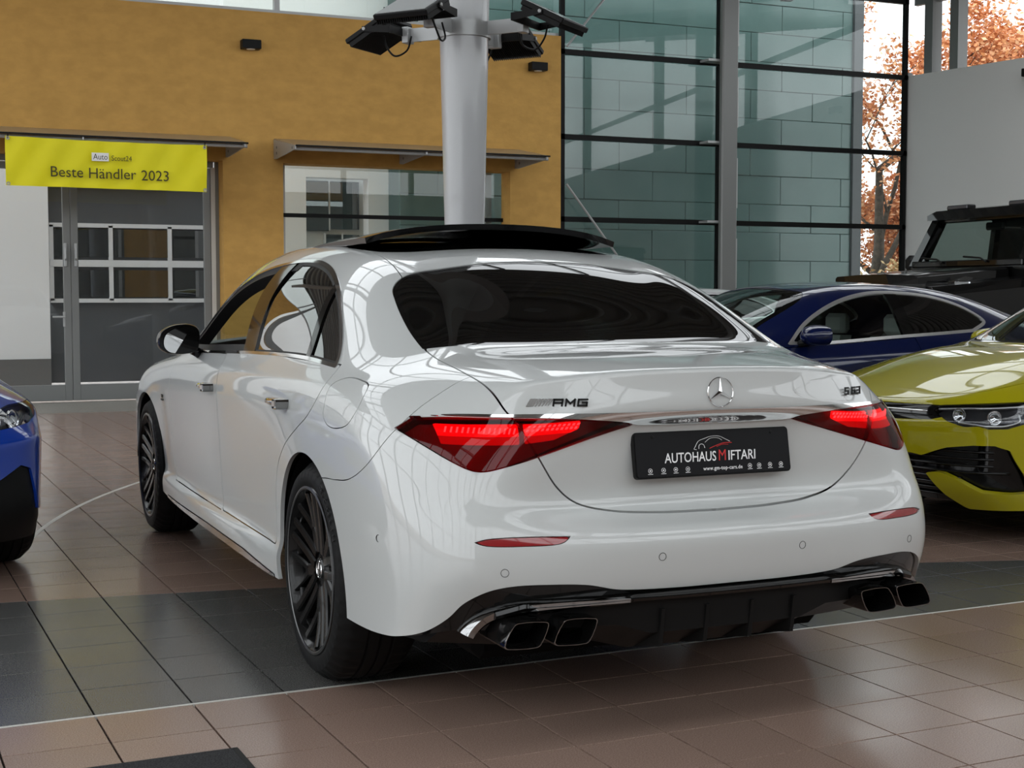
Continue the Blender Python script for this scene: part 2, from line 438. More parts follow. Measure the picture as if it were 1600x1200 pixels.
SEDAN_TOPS = tops_from([
 '0 -.86 1.088;.205 -.85 1.086;.385 -.825 1.077;.53 -.785 1.060;.648 -.74 1.036',
 '0 -.62 1.105;.21 -.61 1.103;.40 -.59 1.096;.555 -.565 1.083;.695 -.535 1.056',
 '0 -.385 1.119;.22 -.38 1.118;.42 -.37 1.117;.595 -.355 1.115;.742 -.30 1.085',
 '0 -.10 1.262;.22 -.095 1.258;.42 -.085 1.247;.590 -.065 1.243;.745 -.01 1.182',
 '0 .20 1.395;.215 .205 1.390;.405 .215 1.376;.58 .24 1.362;.750 .31 1.256',
 '0 .62 1.470;.21 - 1.466;.41 .63 1.453;.585 .65 1.430;.776 .70 1.258',
 '0 1.25 1.502;.215 - 1.498;.42 - 1.485;.595 1.27 1.452;.788 1.28 1.27',
 '0 1.85 1.485;.21 - 1.481;.41 - 1.466;.58 1.87 1.43;.766 1.88 1.25',
 '0 2.45 1.33;.215 - 1.325;.42 2.44 1.305;.60 2.42 1.265;.735 - 1.15',
 '0 3.05 1.06;.22 3.03 1.055;.42 2.98 1.045;.60 2.92 1.03;.73 2.87 1.01',
 '0 3.35 1.0;.22 3.33 .995;.42 3.3 .985;.57 3.27 .975;.69 3.23 .965',
 '0 3.68 .95;.21 3.67 .947;.40 3.66 .94;.54 3.64 .93;.66 3.62 .918'])
# cages of the other cars: templates for side, rear and nose columns
def side_col(y, xw, zb, xb, zlow=.20, dy=0.):
    zt = [zlow, .27, .35, .45, .58, .58+(zb-.18-.58)*.5, zb-.18, zb-.115, zb-.055, zb]
    xo = [-.035, -.008, -.012, -.006, 0., .002, .0, -.010, -.034, None]
    return [(xb if o is None else xw+o, y+dy*k/9., z) for k, (z, o) in enumerate(zip(zt, xo))]
def end_col(xs, ys, zs):
    return [(x, y, z) for x, y, z in zip(xs, ys, zs)][::-1]
def lin(a, b, n=10): return [a+(b-a)*k/(n-1) for k in range(n)]
def hatch_cage():
    cols = []
    zs = [.98, .93, .87, .80, .72, .63, .54, .44, .34, .25]
    for x, yo in ((0, 0), (.22, .005), (.42, .02), (.56, .05), (.66, .09), (.74, .16)):
        cols.append(end_col([x+.03*k/9*(x > 0) for k in range(10)], [-.66+yo-.13*math.sin(math.pi*k/9) for k in range(10)], zs))
    for (y, xw, zb, xb) in ((-.42, .845, .985, .775), (-.2, .872, .985, .805), (.0, .885, .98, .815), (.3, .887, .975, .82), (.7, .887, .968, .82), (1.1, .885, .96, .82), (1.5, .883, .952, .815), (1.9, .880, .94, .805), (2.2, .880, .925, .79), (2.5, .884, .900, .765), (2.8, .880, .865, .735), (3.05, .860, .825, .705)):
        cols.append(side_col(y, xw, zb, xb))
    #       hood edge ->                                             bottom lip
    zn = [.765, .725, .685, .64, .59, .53, .45, .36, .28, .20]
    for (xt, xb_, yt, yb_, dz) in ((.665, .785, 3.20, 3.26, .022), (.59, .70, 3.29, 3.36, .008), (.49, .56, 3.355, 3.43, -.006), (.36, .40, 3.40, 3.475, -.018), (.19, .20, 3.425, 3.497, -.028), (0, 0, 3.432, 3.502, -.032)):
        xs_ = [xt+(xb_-xt)*min(1, k/3) for k in range(10)]
        ys_ = [yt+(yb_-yt)*min(1, (k/3)**.8) for k in range(10)]; ys_[8] -= .02; ys_[9] -= .07
        cols.append(end_col(xs_, ys_, [z+dz*(1-k/9) for k, z in enumerate(zn)]))
    tops = tops_from(['0 -.62 1.05;.22 -.615 1.05;.42 -.60 1.048;.57 -.57 1.04;.69 -.51 1.02',
     '0 -.53 1.20;.22 -.525 1.20;.42 -.51 1.19;.56 -.47 1.17;.70 -.34 1.09', '0 -.40 1.36;.22 -.39 1.355;.42 -.37 1.34;.56 -.3 1.30;.70 -.14 1.17',
     '0 -.05 1.435;.22 -.04 1.43;.42 -.02 1.415;.565 .05 1.375;.705 .18 1.20', '0 .5 1.46;.22 .5 1.455;.43 .5 1.44;.58 .53 1.40;.71 .62 1.21',
     '0 1.0 1.455;.22 1.0 1.45;.43 1.0 1.435;.58 1.03 1.395;.71 1.07 1.20', '0 1.5 1.42;.22 1.5 1.415;.43 1.49 1.40;.575 1.48 1.36;.705 1.49 1.18',
     '0 1.95 1.26;.23 1.94 1.255;.45 1.92 1.235;.60 1.88 1.20;.715 1.89 1.08', '0 2.42 1.03;.24 2.40 1.028;.46 2.35 1.02;.62 2.27 1.01;.715 2.22 .97',
     '0 2.68 .98;.24 2.67 .98;.45 2.63 .975;.59 2.57 .955;.69 2.53 .935', '0 2.95 .925;.23 2.94 .925;.43 2.91 .92;.57 2.87 .908;.665 2.83 .89',
     '0 3.22 .838;.21 3.21 .838;.40 3.17 .84;.54 3.12 .84;.635 3.08 .838'])
    return cols, tops
def coupe_cage():
    cols = []
    zs = [.985, .93, .87, .80, .72, .63, .54, .44, .34, .25]
    for x, yo in ((0, 0), (.22, .006), (.42, .025), (.57, .06), (.66, .10), (.73, .17)):
        cols.append(end_col([x+.04*k/9*(x > 0) for k in range(10)], [-.93+yo-.12*math.sin(math.pi*k/9) for k in range(10)], zs))
    for (y, xw, zb, xb) in ((-.55, .86, .995, .745), (-.3, .895, .995, .785), (.0, .915, .99, .815), (.35, .918, .985, .83), (.8, .915, .972, .835), (1.2, .912, .96, .835), (1.6, .910, .948, .83), (2.0, .908, .932, .82), (2.35, .908, .91, .795), (2.75, .908, .875, .755), (3.05, .90, .84, .72), (3.3, .87, .80, .69)):
        cols.append(side_col(y, xw, zb, xb))
    zn = [.735, .70, .66, .62, .57, .51, .44, .36, .28, .20]
    for (xt, xb_, yt, yb_, dz) in ((.64, .79, 3.45, 3.47, .02), (.56, .70, 3.53, 3.56, .008), (.46, .56, 3.585, 3.62, 0), (.34, .40, 3.62, 3.66, -.01), (.18, .20, 3.64, 3.68, -.015), (0, 0, 3.645, 3.685, -.015)):
        cols.append(end_col([xt+(xb_-xt)*min(1, k/3) for k in range(10)], [yt+(yb_-yt)*min(1, k/3)-(.05 if k == 9 else 0) for k in range(10)], [z+dz*(1-k/9) for k, z in enumerate(zn)]))
    tops = tops_from(['0 -.80 1.0;.2 -.80 1.0;.39 -.77 .999;.54 -.72 .997;.65 -.64 .995',
     '0 -.58 1.02;.2 -.57 1.02;.40 -.54 1.02;.56 -.49 1.02;.69 -.40 1.015', '0 -.30 1.10;.2 -.29 1.10;.40 -.26 1.095;.565 -.20 1.085;.71 -.09 1.055',
     '0 .05 1.215;.2 .06 1.212;.40 .08 1.205;.56 .13 1.185;.715 .24 1.10', '0 .45 1.315;.2 .45 1.312;.40 .46 1.30;.56 .49 1.272;.715 .60 1.14',
     '0 .85 1.362;.2 .85 1.358;.41 .86 1.345;.57 .88 1.315;.72 .95 1.16', '0 1.25 1.372;.2 1.25 1.368;.41 1.25 1.355;.575 1.27 1.322;.725 1.33 1.165',
     '0 1.65 1.345;.21 1.65 1.34;.42 1.64 1.325;.58 1.64 1.288;.725 1.66 1.14', '0 2.05 1.22;.22 2.04 1.215;.44 2.02 1.195;.60 1.99 1.16;.72 2.0 1.06',
     '0 2.55 1.02;.23 2.53 1.018;.45 2.48 1.01;.60 2.40 .995;.70 2.37 .955', '0 2.85 .955;.22 2.84 .955;.42 2.81 .95;.56 2.78 .94;.66 2.76 .91',
     '0 3.25 .865;.21 3.24 .865;.40 3.21 .862;.53 3.17 .856;.63 3.12 .85', '0 3.45 .80;.2 3.44 .80;.38 3.42 .80;.50 3.39 .802;.60 3.35 .805'][:12])
    return cols, tops
# ---------------------------------------------------------------- shared materials
M_WHITE = mat('pearl_white_paint', (.50, .515, .507), .35, coat=1., spec=.2)
M_CHROME = mat('bright_chrome', (.78, .78, .78), .06, metal=1.)
M_DCHROME = mat('dark_chrome', (.32, .32, .32), .08, metal=1.)
M_BLACKG = mat('gloss_black', (.004, .004, .004), .06, spec=.45)
M_BLACK = mat('satin_black_plastic', (.008, .008, .008), .45, spec=.15)
M_MATTE = mat('matte_black', (.004, .004, .004), .9, spec=.1)
M_RUBBER = mat('tyre_rubber', (.008, .008, .008), .6, spec=.16)
M_SIDEWALL = mat('raised_sidewall_letter', (.03, .03, .03), .5)
M_RIM = mat('satin_black_alloy', (.006, .006, .006), .24, coat=.2, spec=.3)
M_RIMEDGE = mat('machined_grey_edge', (.10, .10, .10), .3, metal=.8)
M_DISC = mat('brake_steel', (.22, .22, .22), .35, metal=1.)
M_LEATHER = mat('dark_leather', (.016, .015, .015), .5)
M_LIGHTTRIM = mat('pale_interior_cloth', (.42, .42, .40), .8)
M_PRIV = glass_mat('privacy_glass', (.035, .04, .038), 0., .55, (.004, .004, .004), 1.52, .035)
M_SIDEG = glass_mat('dark_side_glass', (.06, .065, .065), 0., .5, (.004, .004, .004), 1.52, .30)
M_CLEAR = glass_mat('clear_car_glass', (.60, .68, .65), 0., .02, (.01, .01, .01), 1.45, 0.)
M_SATIN = mat('satin_aluminium', (.80, .80, .80), .28, metal=.85)
M_REDLENS = glass_mat('red_lamp_lens', (.62, .03, .04), 0., .04, (.20, .002, .004), 1.38, .0)
M_REDDARK = mat('dark_red_lamp_body', (.16, .004, .008), .25, coat=.5)
M_REDGLOW = mat('red_led_panel', (.5, .01, .015), .4, emit=(1., .012, .03), es=1.0)
M_REDGLOW2 = mat('red_led_panel_dim', (.4, .008, .012), .4, emit=(1., .008, .02), es=.38)
M_REDLED = mat('red_led_points', (.9, .1, .1), .3, emit=(1., .22, .20), es=7.)
M_REDREF = mat('red_reflector', (.24, .003, .006), .12, coat=1.)
M_MIRROR = mat('mirror_glass', (.7, .7, .7), .01, metal=1.)
M_SILVER = mat('silver_letter', (.72, .72, .72), .18, metal=1.)
M_DARKLET = mat('dark_letter', (.05, .05, .05), .2, metal=.9)
M_WHITEP = mat('white_print', (.8, .8, .8), .5)
M_REDP = mat('red_print', (.55, .02, .02), .5)
M_PLATE = mat('plate_black', (.006, .006, .007), .5, spec=.2)
def text_obj(name, body, size, depth, m, M, parent=None, sx=1., shear=0., align='CENTER', space=1., bold=0., wspace=1.):
    cu = bpy.data.curves.new(name, 'FONT'); cu.body = body; cu.size = size; cu.extrude = depth; cu.align_x = align; cu.align_y = 'CENTER'
    cu.shear = shear; cu.space_character = space; cu.offset = bold; cu.resolution_u = 3; cu.space_word = wspace
    t = bpy.data.objects.new(name, cu); COL.objects.link(t)
    dg = bpy.context.evaluated_depsgraph_get(); me = bpy.data.meshes.new_from_object(t.evaluated_get(dg))
    bpy.data.objects.remove(t); bpy.data.curves.remove(cu)
    me.materials.clear(); me.transform(M @ Matrix.Diagonal((sx, 1, 1, 1))); me.update()
    return link(name, me, m, parent)
def frame(o, right, up):
    r = Vector(right).normalized(); u = Vector(up); n = r.cross(u).normalized(); u = n.cross(r)
    return Matrix(((r.x, u.x, n.x, o[0]), (r.y, u.y, n.y, o[1]), (r.z, u.z, n.z, o[2]), (0, 0, 0, 1)))
# ---------------------------------------------------------------- wheels (outer face towards -x, hub at origin)
def tyre_mesh(R, rimR, w, n=72):
    """tyre with blocks cut into the shoulders, open towards the rim"""
    h = w/2
    prof = [(rimR, -h+.014), (rimR+.012, -h+.004), (rimR+.3*(R-rimR), -h), (rimR+.62*(R-rimR), -h+.006), (R-.022, -h+.022), (R-.006, -h+.040), (R-.001, -h+.055),
            (R, -.046), (R-.007, -.043), (R-.007, -.037), (R, -.034), (R+.001, -.004), (R-.006, -.002), (R-.006, .004), (R+.001, .006), (R, .036), (R-.007, .039), (R-.007, .045), (R, .048),
            (R-.001, h-.055), (R-.006, h-.040), (R-.022, h-.022), (rimR+.5*(R-rimR), h), (rimR, h-.014)]
    mb = MB(); mb.lathe([(r, x) for r, x in prof], n*2, 'x')
    V = np.array(mb.V).reshape(n*2, len(prof), 3)
    for k in range(0, n*2, 3):
        for j in (4, 5, 6, 19, 20, 21): V[k, j, 1:] *= (R-.010 if j in (6, 19) else R-.014 if j in (5, 20) else R-.024)/np.linalg.norm(V[k, j, 1:])
    mb.V = [tuple(v) for v in V.reshape(-1, 3)]
    return mb
def make_wheel(parent, loc, R=.366, rimR=.270, w=.285, style='cross', face=-1, name='wheel', nsp=5, cap=True, rim_mat=None, steer=0.):
    root = empty(name, loc, steer, parent)
    rim_mat = rim_mat or M_RIM
    s = lambda x: x*(-face)
    def B(mb, nm, m, auto=35, par=root):
        if face == 1: mb.V = [(-a, -b, c) for a, b, c in mb.V]
        return mb.build(nm, m, par, auto=auto)
    B(tyre_mesh(R, rimR, w), 'tyre', M_RUBBER, 40)
    h = w/2
    mb = MB(); mb.lathe([(rimR+.012, -h+.012), (rimR+.006, -h+.002), (rimR-.006, -h+.004), (rimR-.014, -h+.018), (rimR-.026, -h+.05), (rimR-.03, h-.03), (rimR+.008, h-.02)], 72, 'x')
    rim = B(mb, 'rim', rim_mat)
    mb = MB(); mb.lathe([(rimR+.0065, -h+.0015), (rimR-.001, -h-.0005), (rimR-.005, -h+.002)], 72, 'x'); B(mb, 'rim_edge', M_RIMEDGE, par=rim)
    fx = -h+.016
    def spoke(a0, a1, r0, r1, w0, w1, x0, x1, th=.030):
        """bar from polar (r0,a0) to (r1,a1) with widths and face depths; bevelled top"""
        mb = MB(); secs = []
        p0 = np.array([math.cos(a0)*r0, math.sin(a0)*r0]); p1 = np.array([math.cos(a1)*r1, math.sin(a1)*r1]); d = (p1-p0)/np.linalg.norm(p1-p0); n = np.array([-d[1], d[0]])
        for t in np.linspace(0, 1, 6):
            p = p0+(p1-p0)*t; ww = w0+(w1-w0)*t; xx = x0+(x1-x0)*(t**1.4)
            q = []
            for (k, dx) in ((-.5, th), (-.5, .006), (-.34, 0), (.34, 0), (.5, .006), (.5, th)):
                c = p+n*ww*k; q.append((xx+dx, c[0], c[1]))
            secs.append(q)
        return mb.hull_loft(secs)
    hubx = fx+.030
    for k in range(nsp):
        a = math.pi/2+2*math.pi*k/nsp+.12
        d = math.pi/nsp
        if style == 'cross':
            # twin parallel blades, and between them a stem that forks towards the rim, tied by short webs
            for sg in (-1, 1):
                B(spoke(a+sg*.36, a+sg*.115, .060, rimR-.016, .034, .029, hubx-.010, fx-.006), 'spoke', rim_mat, par=rim)
                B(spoke(a+d+sg*.04, a+d+sg*.225, .145, rimR-.016, .028, .026, hubx-.010, fx-.004), 'spoke', rim_mat, par=rim)
                B(spoke(a+sg*.118, a+sg*.36, rimR-.040, rimR-.052, .013, .012, fx+.006, fx+.008, .020), 'spoke_web', rim_mat, par=rim)
            B(spoke(a+d, a+d, .058, .165, .050, .046, hubx-.008, hubx-.010), 'spoke', rim_mat, par=rim)
        else:
            for sg in (-1, 1):
                B(spoke(a+sg*.22, a+sg*.16, .05, rimR-.016, .030, .026, hubx, fx), 'spoke', rim_mat, par=rim)
    mb = MB(); mb.lathe([(.0, hubx-.004), (.05, hubx-.004), (.068, hubx+.004), (.075, hubx+.02), (.075, hubx+.08)], 40, 'x'); B(mb, 'hub', rim_mat, par=rim)
    if cap:
        mb = MB(); mb.lathe([(0, hubx-.010), (.030, hubx-.009), (.036, hubx-.004)], 32, 'x'); cp = B(mb, 'centre_cap', M_BLACKG, par=rim)
    mb = MB(); mb.lathe([(.07, fx+.085), (.205, fx+.085), (.205, fx+.115), (.07, fx+.115)], 48, 'x'); B(mb, 'brake_disc', M_DISC)
    mb = MB(); mb.box(fx+.062, fx+.135, .115, .215, -.10, .10, .015); B(mb, 'brake_caliper', M_BLACKG)
    mb = MB(); mb.lathe([(.0, h-.03), (.24, h-.03)], 40, 'x'); B(mb, 'inner_cover', M_MATTE)
    return root, hubx
def star_mesh(r, axis_n, ring=.09, thick=.10, n=40):
    """three-pointed star in a ring, in the xy plane, front +z"""
    mb = MB(); mb.lathe([(r*(1-ring), 0), (r*(1-ring*.5), r*thick*.6), (r, 0)], n, 'z')
    V = [(0, 0, r*thick*2.2)]; F = []
    rr = r*(1-ring*.6)
    for k in range(3):
        a = math.pi/2+2*math.pi*k/3; V.append((rr*math.cos(a), rr*math.sin(a), r*.03))
        b = a+math.pi/3; V.append((r*.155*math.cos(b), r*.155*math.sin(b), r*.03))
    for k in range(6): F.append((0, 1+k, 1+(k+1) % 6))
    F.append((6, 5, 4, 3, 2, 1)); mb.add(V, F)
    return mb
# ---------------------------------------------------------------- showroom: floor
M_YELLOW = noise_mix(mat('ochre_plaster', (.50, .26, .055), .8), (.545, .31, .080), (.63, .36, .095), 5.5, 9., .35, .68, bump=.35, bscale=14., stretch=(1, 1, 1.6))
M_WALLW = mat('white_plaster', (.62, .63, .61), .85)
M_GREYM = mat('grey_painted_steel', (.20, .205, .20), .4, metal=.2)
M_LGREY = mat('light_grey_steel', (.40, .41, .41), .35, metal=.3)
M_COLUMN = mat('column_grey_paint', (.43, .44, .45), .25, coat=.4)
M_DKFRAME = mat('black_mullion', (.006, .006, .006), .4, spec=.15)
M_GROUT = mat('tile_grout', (.020, .016, .014), .9, spec=.1)
M_STRIP = mat('aluminium_strip', (.66, .64, .60), .45, metal=.2)
def tile_mat(name, c1, c2, sp):
    m = mat(name, c1, .3); nt = m.node_tree; b = nt.nodes['Principled BSDF']; N = nt.nodes.new; L = nt.links.new
    b.inputs['Specular IOR Level'].default_value = .75
    geo = N('ShaderNodeNewGeometry'); oi = N('ShaderNodeObjectInfo')
    n1 = N('ShaderNodeTexNoise'); n1.inputs['Scale'].default_value = 260; n1.inputs['Detail'].default_value = 2; L(geo.outputs['Position'], n1.inputs['Vector'])
    n2 = N('ShaderNodeTexNoise'); n2.inputs['Scale'].default_value = 2.6; n2.inputs['Detail'].default_value = 2; L(geo.outputs['Position'], n2.inputs['Vector'])
    r = N('ShaderNodeValToRGB'); r.color_ramp.elements[0].position = .38; r.color_ramp.elements[1].position = .64; r.color_ramp.elements[0].color = (*c1, 1); r.color_ramp.elements[1].color = (*c2, 1); L(n1.outputs['Fac'], r.inputs['Fac'])
    hs = N('ShaderNodeHueSaturation'); L(r.outputs['Color'], hs.inputs['Color'])
    mr = N('ShaderNodeMapRange'); mr.inputs['To Min'].default_value = .955; mr.inputs['To Max'].default_value = 1.045; L(oi.outputs['Random'], mr.inputs['Value']); L(mr.outputs['Result'], hs.inputs['Value']); L(hs.outputs['Color'], b.inputs['Base Color'])
    m2 = N('ShaderNodeMapRange'); m2.inputs['From Min'].default_value = .3; m2.inputs['From Max'].default_value = .7; m2.inputs['To Min'].default_value = sp[0]; m2.inputs['To Max'].default_value = sp[1]; L(n2.outputs['Fac'], m2.inputs['Value']); L(m2.outputs['Result'], b.inputs['Roughness'])
    bp = N('ShaderNodeBump'); bp.inputs['Strength'].default_value = .06; bp.inputs['Distance'].default_value = .001; L(n1.outputs['Fac'], bp.inputs['Height']); L(bp.outputs['Normal'], b.inputs['Normal'])
    return m
M_TBROWN = tile_mat('brown_stone_tile', (.238, .156, .122), (.348, .245, .198), (.17, .23))
M_TDARK = tile_mat('charcoal_stone_tile', (.066, .066, .063), (.13, .129, .124), (.21, .27))
GA, GS, GO = .023, .297, np.array([1.338, -.363])
gex = np.array([math.cos(GA), math.sin(GA)]); gey = np.array([-math.sin(GA), math.cos(GA)])
ARC1 = (np.array([-4.767, -23.614]), 25.449)      # far edge of the charcoal field
ARC2 = (np.array([5.596, 1.427]), 7.344)          # pale inlay
ST0, ST1 = np.array([-1.911, -.154]), np.array([2.125, -.037])
def clip_half(poly, f):
    out = []; n = len(poly)
    for i in range(n):
        a, b = poly[i], poly[(i+1) % n]; fa, fb = f(a), f(b)
        if fa < 0: out.append(a)
        if (fa < 0) != (fb < 0): out.append(a+(b-a)*(fa/(fa-fb)))
    return out
def f_strip(p):
    d = ST1-ST0; return -(d[0]*(p[1]-ST0[1])-d[1]*(p[0]-ST0[0]))/np.linalg.norm(d)     # <0 beyond the strip
def f_arc(p): return np.linalg.norm(p-ARC1[0])-ARC1[1]                                  # <0 inside (charcoal)
floor_mb = MB(); floor_mb.box(-9.2, 18.5, -11.2, 13.3, -.30, -.010)
floor = tag(floor_mb.build('floor', M_GROUT), kind='structure')
def tile_geo(poly, z0=-.011, bev=.0004):
    n = len(poly); c = sum(poly)/n; P = [c+(p-c)*(1-.0044/max(np.linalg.norm(p-c), 1e-6)) for p in poly]
    V = [(p[0], p[1], z0) for p in P]+[(p[0], p[1], -bev) for p in P]+[(*(c+(p-c)*(1-bev/max(np.linalg.norm(p-c), 1e-6))), 0.) for p in P]
    F = [tuple(range(2*n, 3*n))]+[(i, (i+1) % n, (i+1) % n+n, i+n) for i in range(n)]+[(i+n, (i+1) % n+n, (i+1) % n+2*n, i+2*n) for i in range(n)]
    return V, F
full_me = bpy.data.meshes.new('floor_tile'); _h = GS/2
_V, _F = tile_geo([np.array(p) for p in ((-_h, -_h), (_h, -_h), (_h, _h), (-_h, _h))]); full_me.from_pydata(_V, [], _F); full_me.materials.append(M_TBROWN)
cands = []
for i in range(-40, 62):
    for j in range(-38, 41):
        c = GO+GS*((i+.5)*gex+(j+.5)*gey)
        if not (-9.1 < c[0] < 18.2 and -11 < c[1] < 11.45): continue
        d = np.array([c[0], c[1], 0])-CAM_C
        fwd = d[0]*math.sin(CAM_YAW)+d[1]*math.cos(CAM_YAW); rgt = d[0]*math.cos(CAM_YAW)-d[1]*math.sin(CAM_YAW)
        vis = fwd > 2.6 and abs(rgt/fwd) < .375
        hid = (-.8 < c[0] < .9 and .1 < c[1] < 9)
        cands.append((fwd if (vis and not hid) else 1e3+abs(fwd), i, j, c))
cands.sort(key=lambda t: t[0])
rest_b, rest_d = MB(), MB(); n_own = 0
for rank, (_, i, j, c) in enumerate(cands):
    poly = [c+GS*(a*gex+b*gey)/2 for a, b in ((-1, -1), (1, -1), (1, 1), (-1, 1))]
    pieces = []
    sv = [f_strip(p) for p in poly]; av = [f_arc(p) for p in poly]
    if all(v > 0 for v in sv): pieces = [(poly, M_TBROWN)]
    else:
        near = clip_half(poly, lambda p: -f_strip(p)+.007); far = clip_half(poly, lambda p: f_strip(p)+.007)
        if len(near) > 2: pieces.append((near, M_TBROWN))
        if len(far) > 2:
            a = clip_half(far, f_arc); b = clip_half(far, lambda p: -f_arc(p))
            if len(a) > 2: pieces.append((a, M_TDARK))
            if len(b) > 2: pieces.append((b, M_TBROWN))
    own = n_own < 290 and cands[rank][0] < 900
    for poly_, m_ in pieces:
        if own:
            n_own += 1
            if len(pieces) == 1 and len(poly_) == 4:
                o = bpy.data.objects.new('floor_tile', full_me); COL.objects.link(o); o.location = (c[0], c[1], 0); o.rotation_euler = (0, 0, GA); o.parent = floor
                o.material_slots[0].link = 'OBJECT'; o.material_slots[0].material = m_
            else:
                V_, F_ = tile_geo(poly_); pydata('floor_tile', V_, F_, m_, floor)
        else:
            V_, F_ = tile_geo(poly_); (rest_b if m_ is M_TBROWN else rest_d).add(V_, F_)
tag(rest_b.build('brown_tiling', M_TBROWN, floor), kind='stuff'); tag(rest_d.build('charcoal_tiling', M_TDARK, floor), kind='stuff')
# metal inlays: straight strip and curved strip
d_ = (ST1-ST0)/np.linalg.norm(ST1-ST0); n_ = np.array([-d_[1], d_[0]]); a_, b_ = ST0-d_*6, ST1+d_*14
mb = MB(); mb.add([(*(a_-n_*.0065), -.011), (*(b_-n_*.0065), -.011), (*(b_+n_*.0065), -.011), (*(a_+n_*.0065), -.011), (*(a_-n_*.0065), .0008), (*(b_-n_*.0065), .0008), (*(b_+n_*.0065), .0008), (*(a_+n_*.0065), .0008)], [(4, 5, 6, 7), (0, 1, 5, 4), (1, 2, 6, 5), (2, 3, 7, 6), (3, 0, 4, 7)])
mb.build('floor_strip', M_STRIP, floor)
mb = MB(); secs = []
for t in np.linspace(math.radians(167), math.radians(95), 70):
    p = [ARC2[0]+(ARC2[1]+o)*np.array([math.cos(t), math.sin(t)]) for o in (-.014, .014)]
    secs.append([(*p[0], -.005), (*p[0], .0012), (*p[1], .0012), (*p[1], -.005)])
mb.hull_loft(secs); mb.build('floor_inlay', M_STRIP, floor)
# entrance threshold
M_THRESH = noise_mix(mat('threshold_granite', (.2, .19, .17), .5), (.16, .15, .13), (.26, .245, .215), 120, 3)
mb = MB(); mb.box(-9, 18, 11.47, 13.05, -.010, .004); tag(mb.build('trim_1', M_THRESH), kind='structure')
# ---------------------------------------------------------------- far wall, ochre
YW = 13.0
mb = MB()
ZT = 4.77
mb.box(-3.5, -3.2, YW, YW+.30, 0, ZT)                    # left of the entrance
mb.box(-3.2, 1.655, YW, YW+.30, 2.93, ZT)                # lintel over the entrance
mb.box(1.655, 2.41, YW, YW+.30, 0, ZT)                   # pier
mb.box(2.41, 5.51, YW, YW+.30, 2.925, ZT)                # lintel over the window
mb.box(2.41, 5.51, YW, YW+.30, 0, .35)
mb.box(5.51, 6.26, YW, YW+.30, 0, ZT)
tag(mb.build('wall_far', M_YELLOW), kind='structure')
# entrance: glazed double door
M_GLASS = glass_mat('showroom_glass', (.92, .95, .94), 0., .01, (.02, .02, .02), 1.45, .0)
M_DGLASS = glass_mat('entrance_glass', (.86, .88, .89), 0., .015, (.06, .06, .06), 1.36, .0)
def frame_box(parent, x0, x1, z0, z1, y, w, nm='frame_bar', m=None, d=.06, bottom=None):
    m = m or M_GREYM; bw = bottom or w
    for (a, b, c, e) in ((x0, x0+w, z0, z1), (x1-w, x1, z0, z1), (x0+w, x1-w, z1-w, z1), (x0+w, x1-w, z0, z0+bw)):
        q = MB(); q.box(a, b, y-d/2, y+d/2, c, e, .004); q.build(nm, m, parent)
dr = tag(empty('door_1', (0, 0, 0)), kind='structure')
yd = 13.28
q = MB(); q.box(1.61, 1.655, yd-.03, yd+.03, 0, 2.93); q.build('door_jamb', M_GREYM, dr)
q = MB(); q.box(-3.2, 1.585, yd-.05, yd+.05, 2.86, 2.93); q.build('door_head', M_GREYM, dr)
q = MB(); q.box(1.555, 1.61, yd-.03, yd+.03, .0, 2.86); q.build('door_fixed_strip', M_WALLW, dr)
for (x0, x1, hx, nm) in ((-.130, 1.55, -.075, 'door_leaf'), (-1.82, -.135, -.195, 'door_leaf'), (-3.15, -1.86, -1.9, 'door_leaf')):
    lf = empty(nm, (0, 0, 0), 0, dr)
    frame_box(lf, x0, x1, .012, 2.85, yd, .085, 'leaf_frame', bottom=.19)
    q = MB(); q.box(x0+.08, x1-.08, yd-.006, yd+.006, .19, 2.77); q.build('leaf_glass', M_DGLASS, lf)
    if hx > -1:
        q = MB(); q.box(hx-.018, hx+.018, yd-.05, yd-.03, 1.62, 1.90, .006); q.tube([(hx, yd-.05, 1.70), (hx, yd-.075, 1.72), (hx, yd-.075, 1.84)], .013, 8); q.build('door_bolt', M_LGREY, lf)
q = MB(); q.tube([(-.22, yd-.03, 1.02), (-.22, yd-.085, 1.02), (-.36, yd-.085, 1.02)], .011, 8); q.box(-.235, -.205, yd-.04, yd-.03, .90, 1.08, .004); q.build('door_handle', M_LGREY, dr)
# window in the ochre wall
wn = tag(empty('window_1', (0, 0, 0)), kind='structure')
for (z0, z1) in ((.35, 1.20), (1.22, 2.275), (2.315, 2.925)):
    q = MB(); q.box(2.41, 5.51, 13.275, 13.287, z0, z1); q.build('pane', M_GLASS, wn)
for z in (1.19, 2.27):
    q = MB(); q.box(2.41, 5.51, 13.24, 13.30, z, z+.05); q.build('mullion', M_DKFRAME, wn)
q = MB(); q.box(2.41, 2.50, 13.26, 13.30, .35, 2.925); q.build('window_post', M_WALLW, wn)
q = MB(); q.box(5.30, 5.38, 13.34, 13.42, .35, 2.925); q.build('window_post', M_GREYM, wn)
# glazed facade right of the ochre wall
XF0, XF1 = 6.26, 12.10
fc = tag(empty('window_2', (0, 0, 0)), kind='structure')
zs = [0., 1.19, 2.315, 3.43, 4.57, 5.70, 6.9, 8.1]
xs = [XF0, 8.80, XF1]
for a in range(2):
    for k in range(len(zs)-1):
        q = MB(); q.box(xs[a]+.02, xs[a+1]-.02, YW+.044, YW+.056, zs[k]+.03, zs[k+1]-.03); q.build('pane', M_GLASS, fc)
        q = MB(); q.box(xs[a], xs[a+1], YW+.0, YW+.06, zs[k]-.035, zs[k]+.035); q.build('mullion', M_DKFRAME, fc)
for x in (XF0+.03, 8.775, XF1-.035):
    q = MB(); q.box(x-.03, x+.03, YW-.0, YW+.07, 0, 8.2); q.build('mullion', M_DKFRAME, fc)
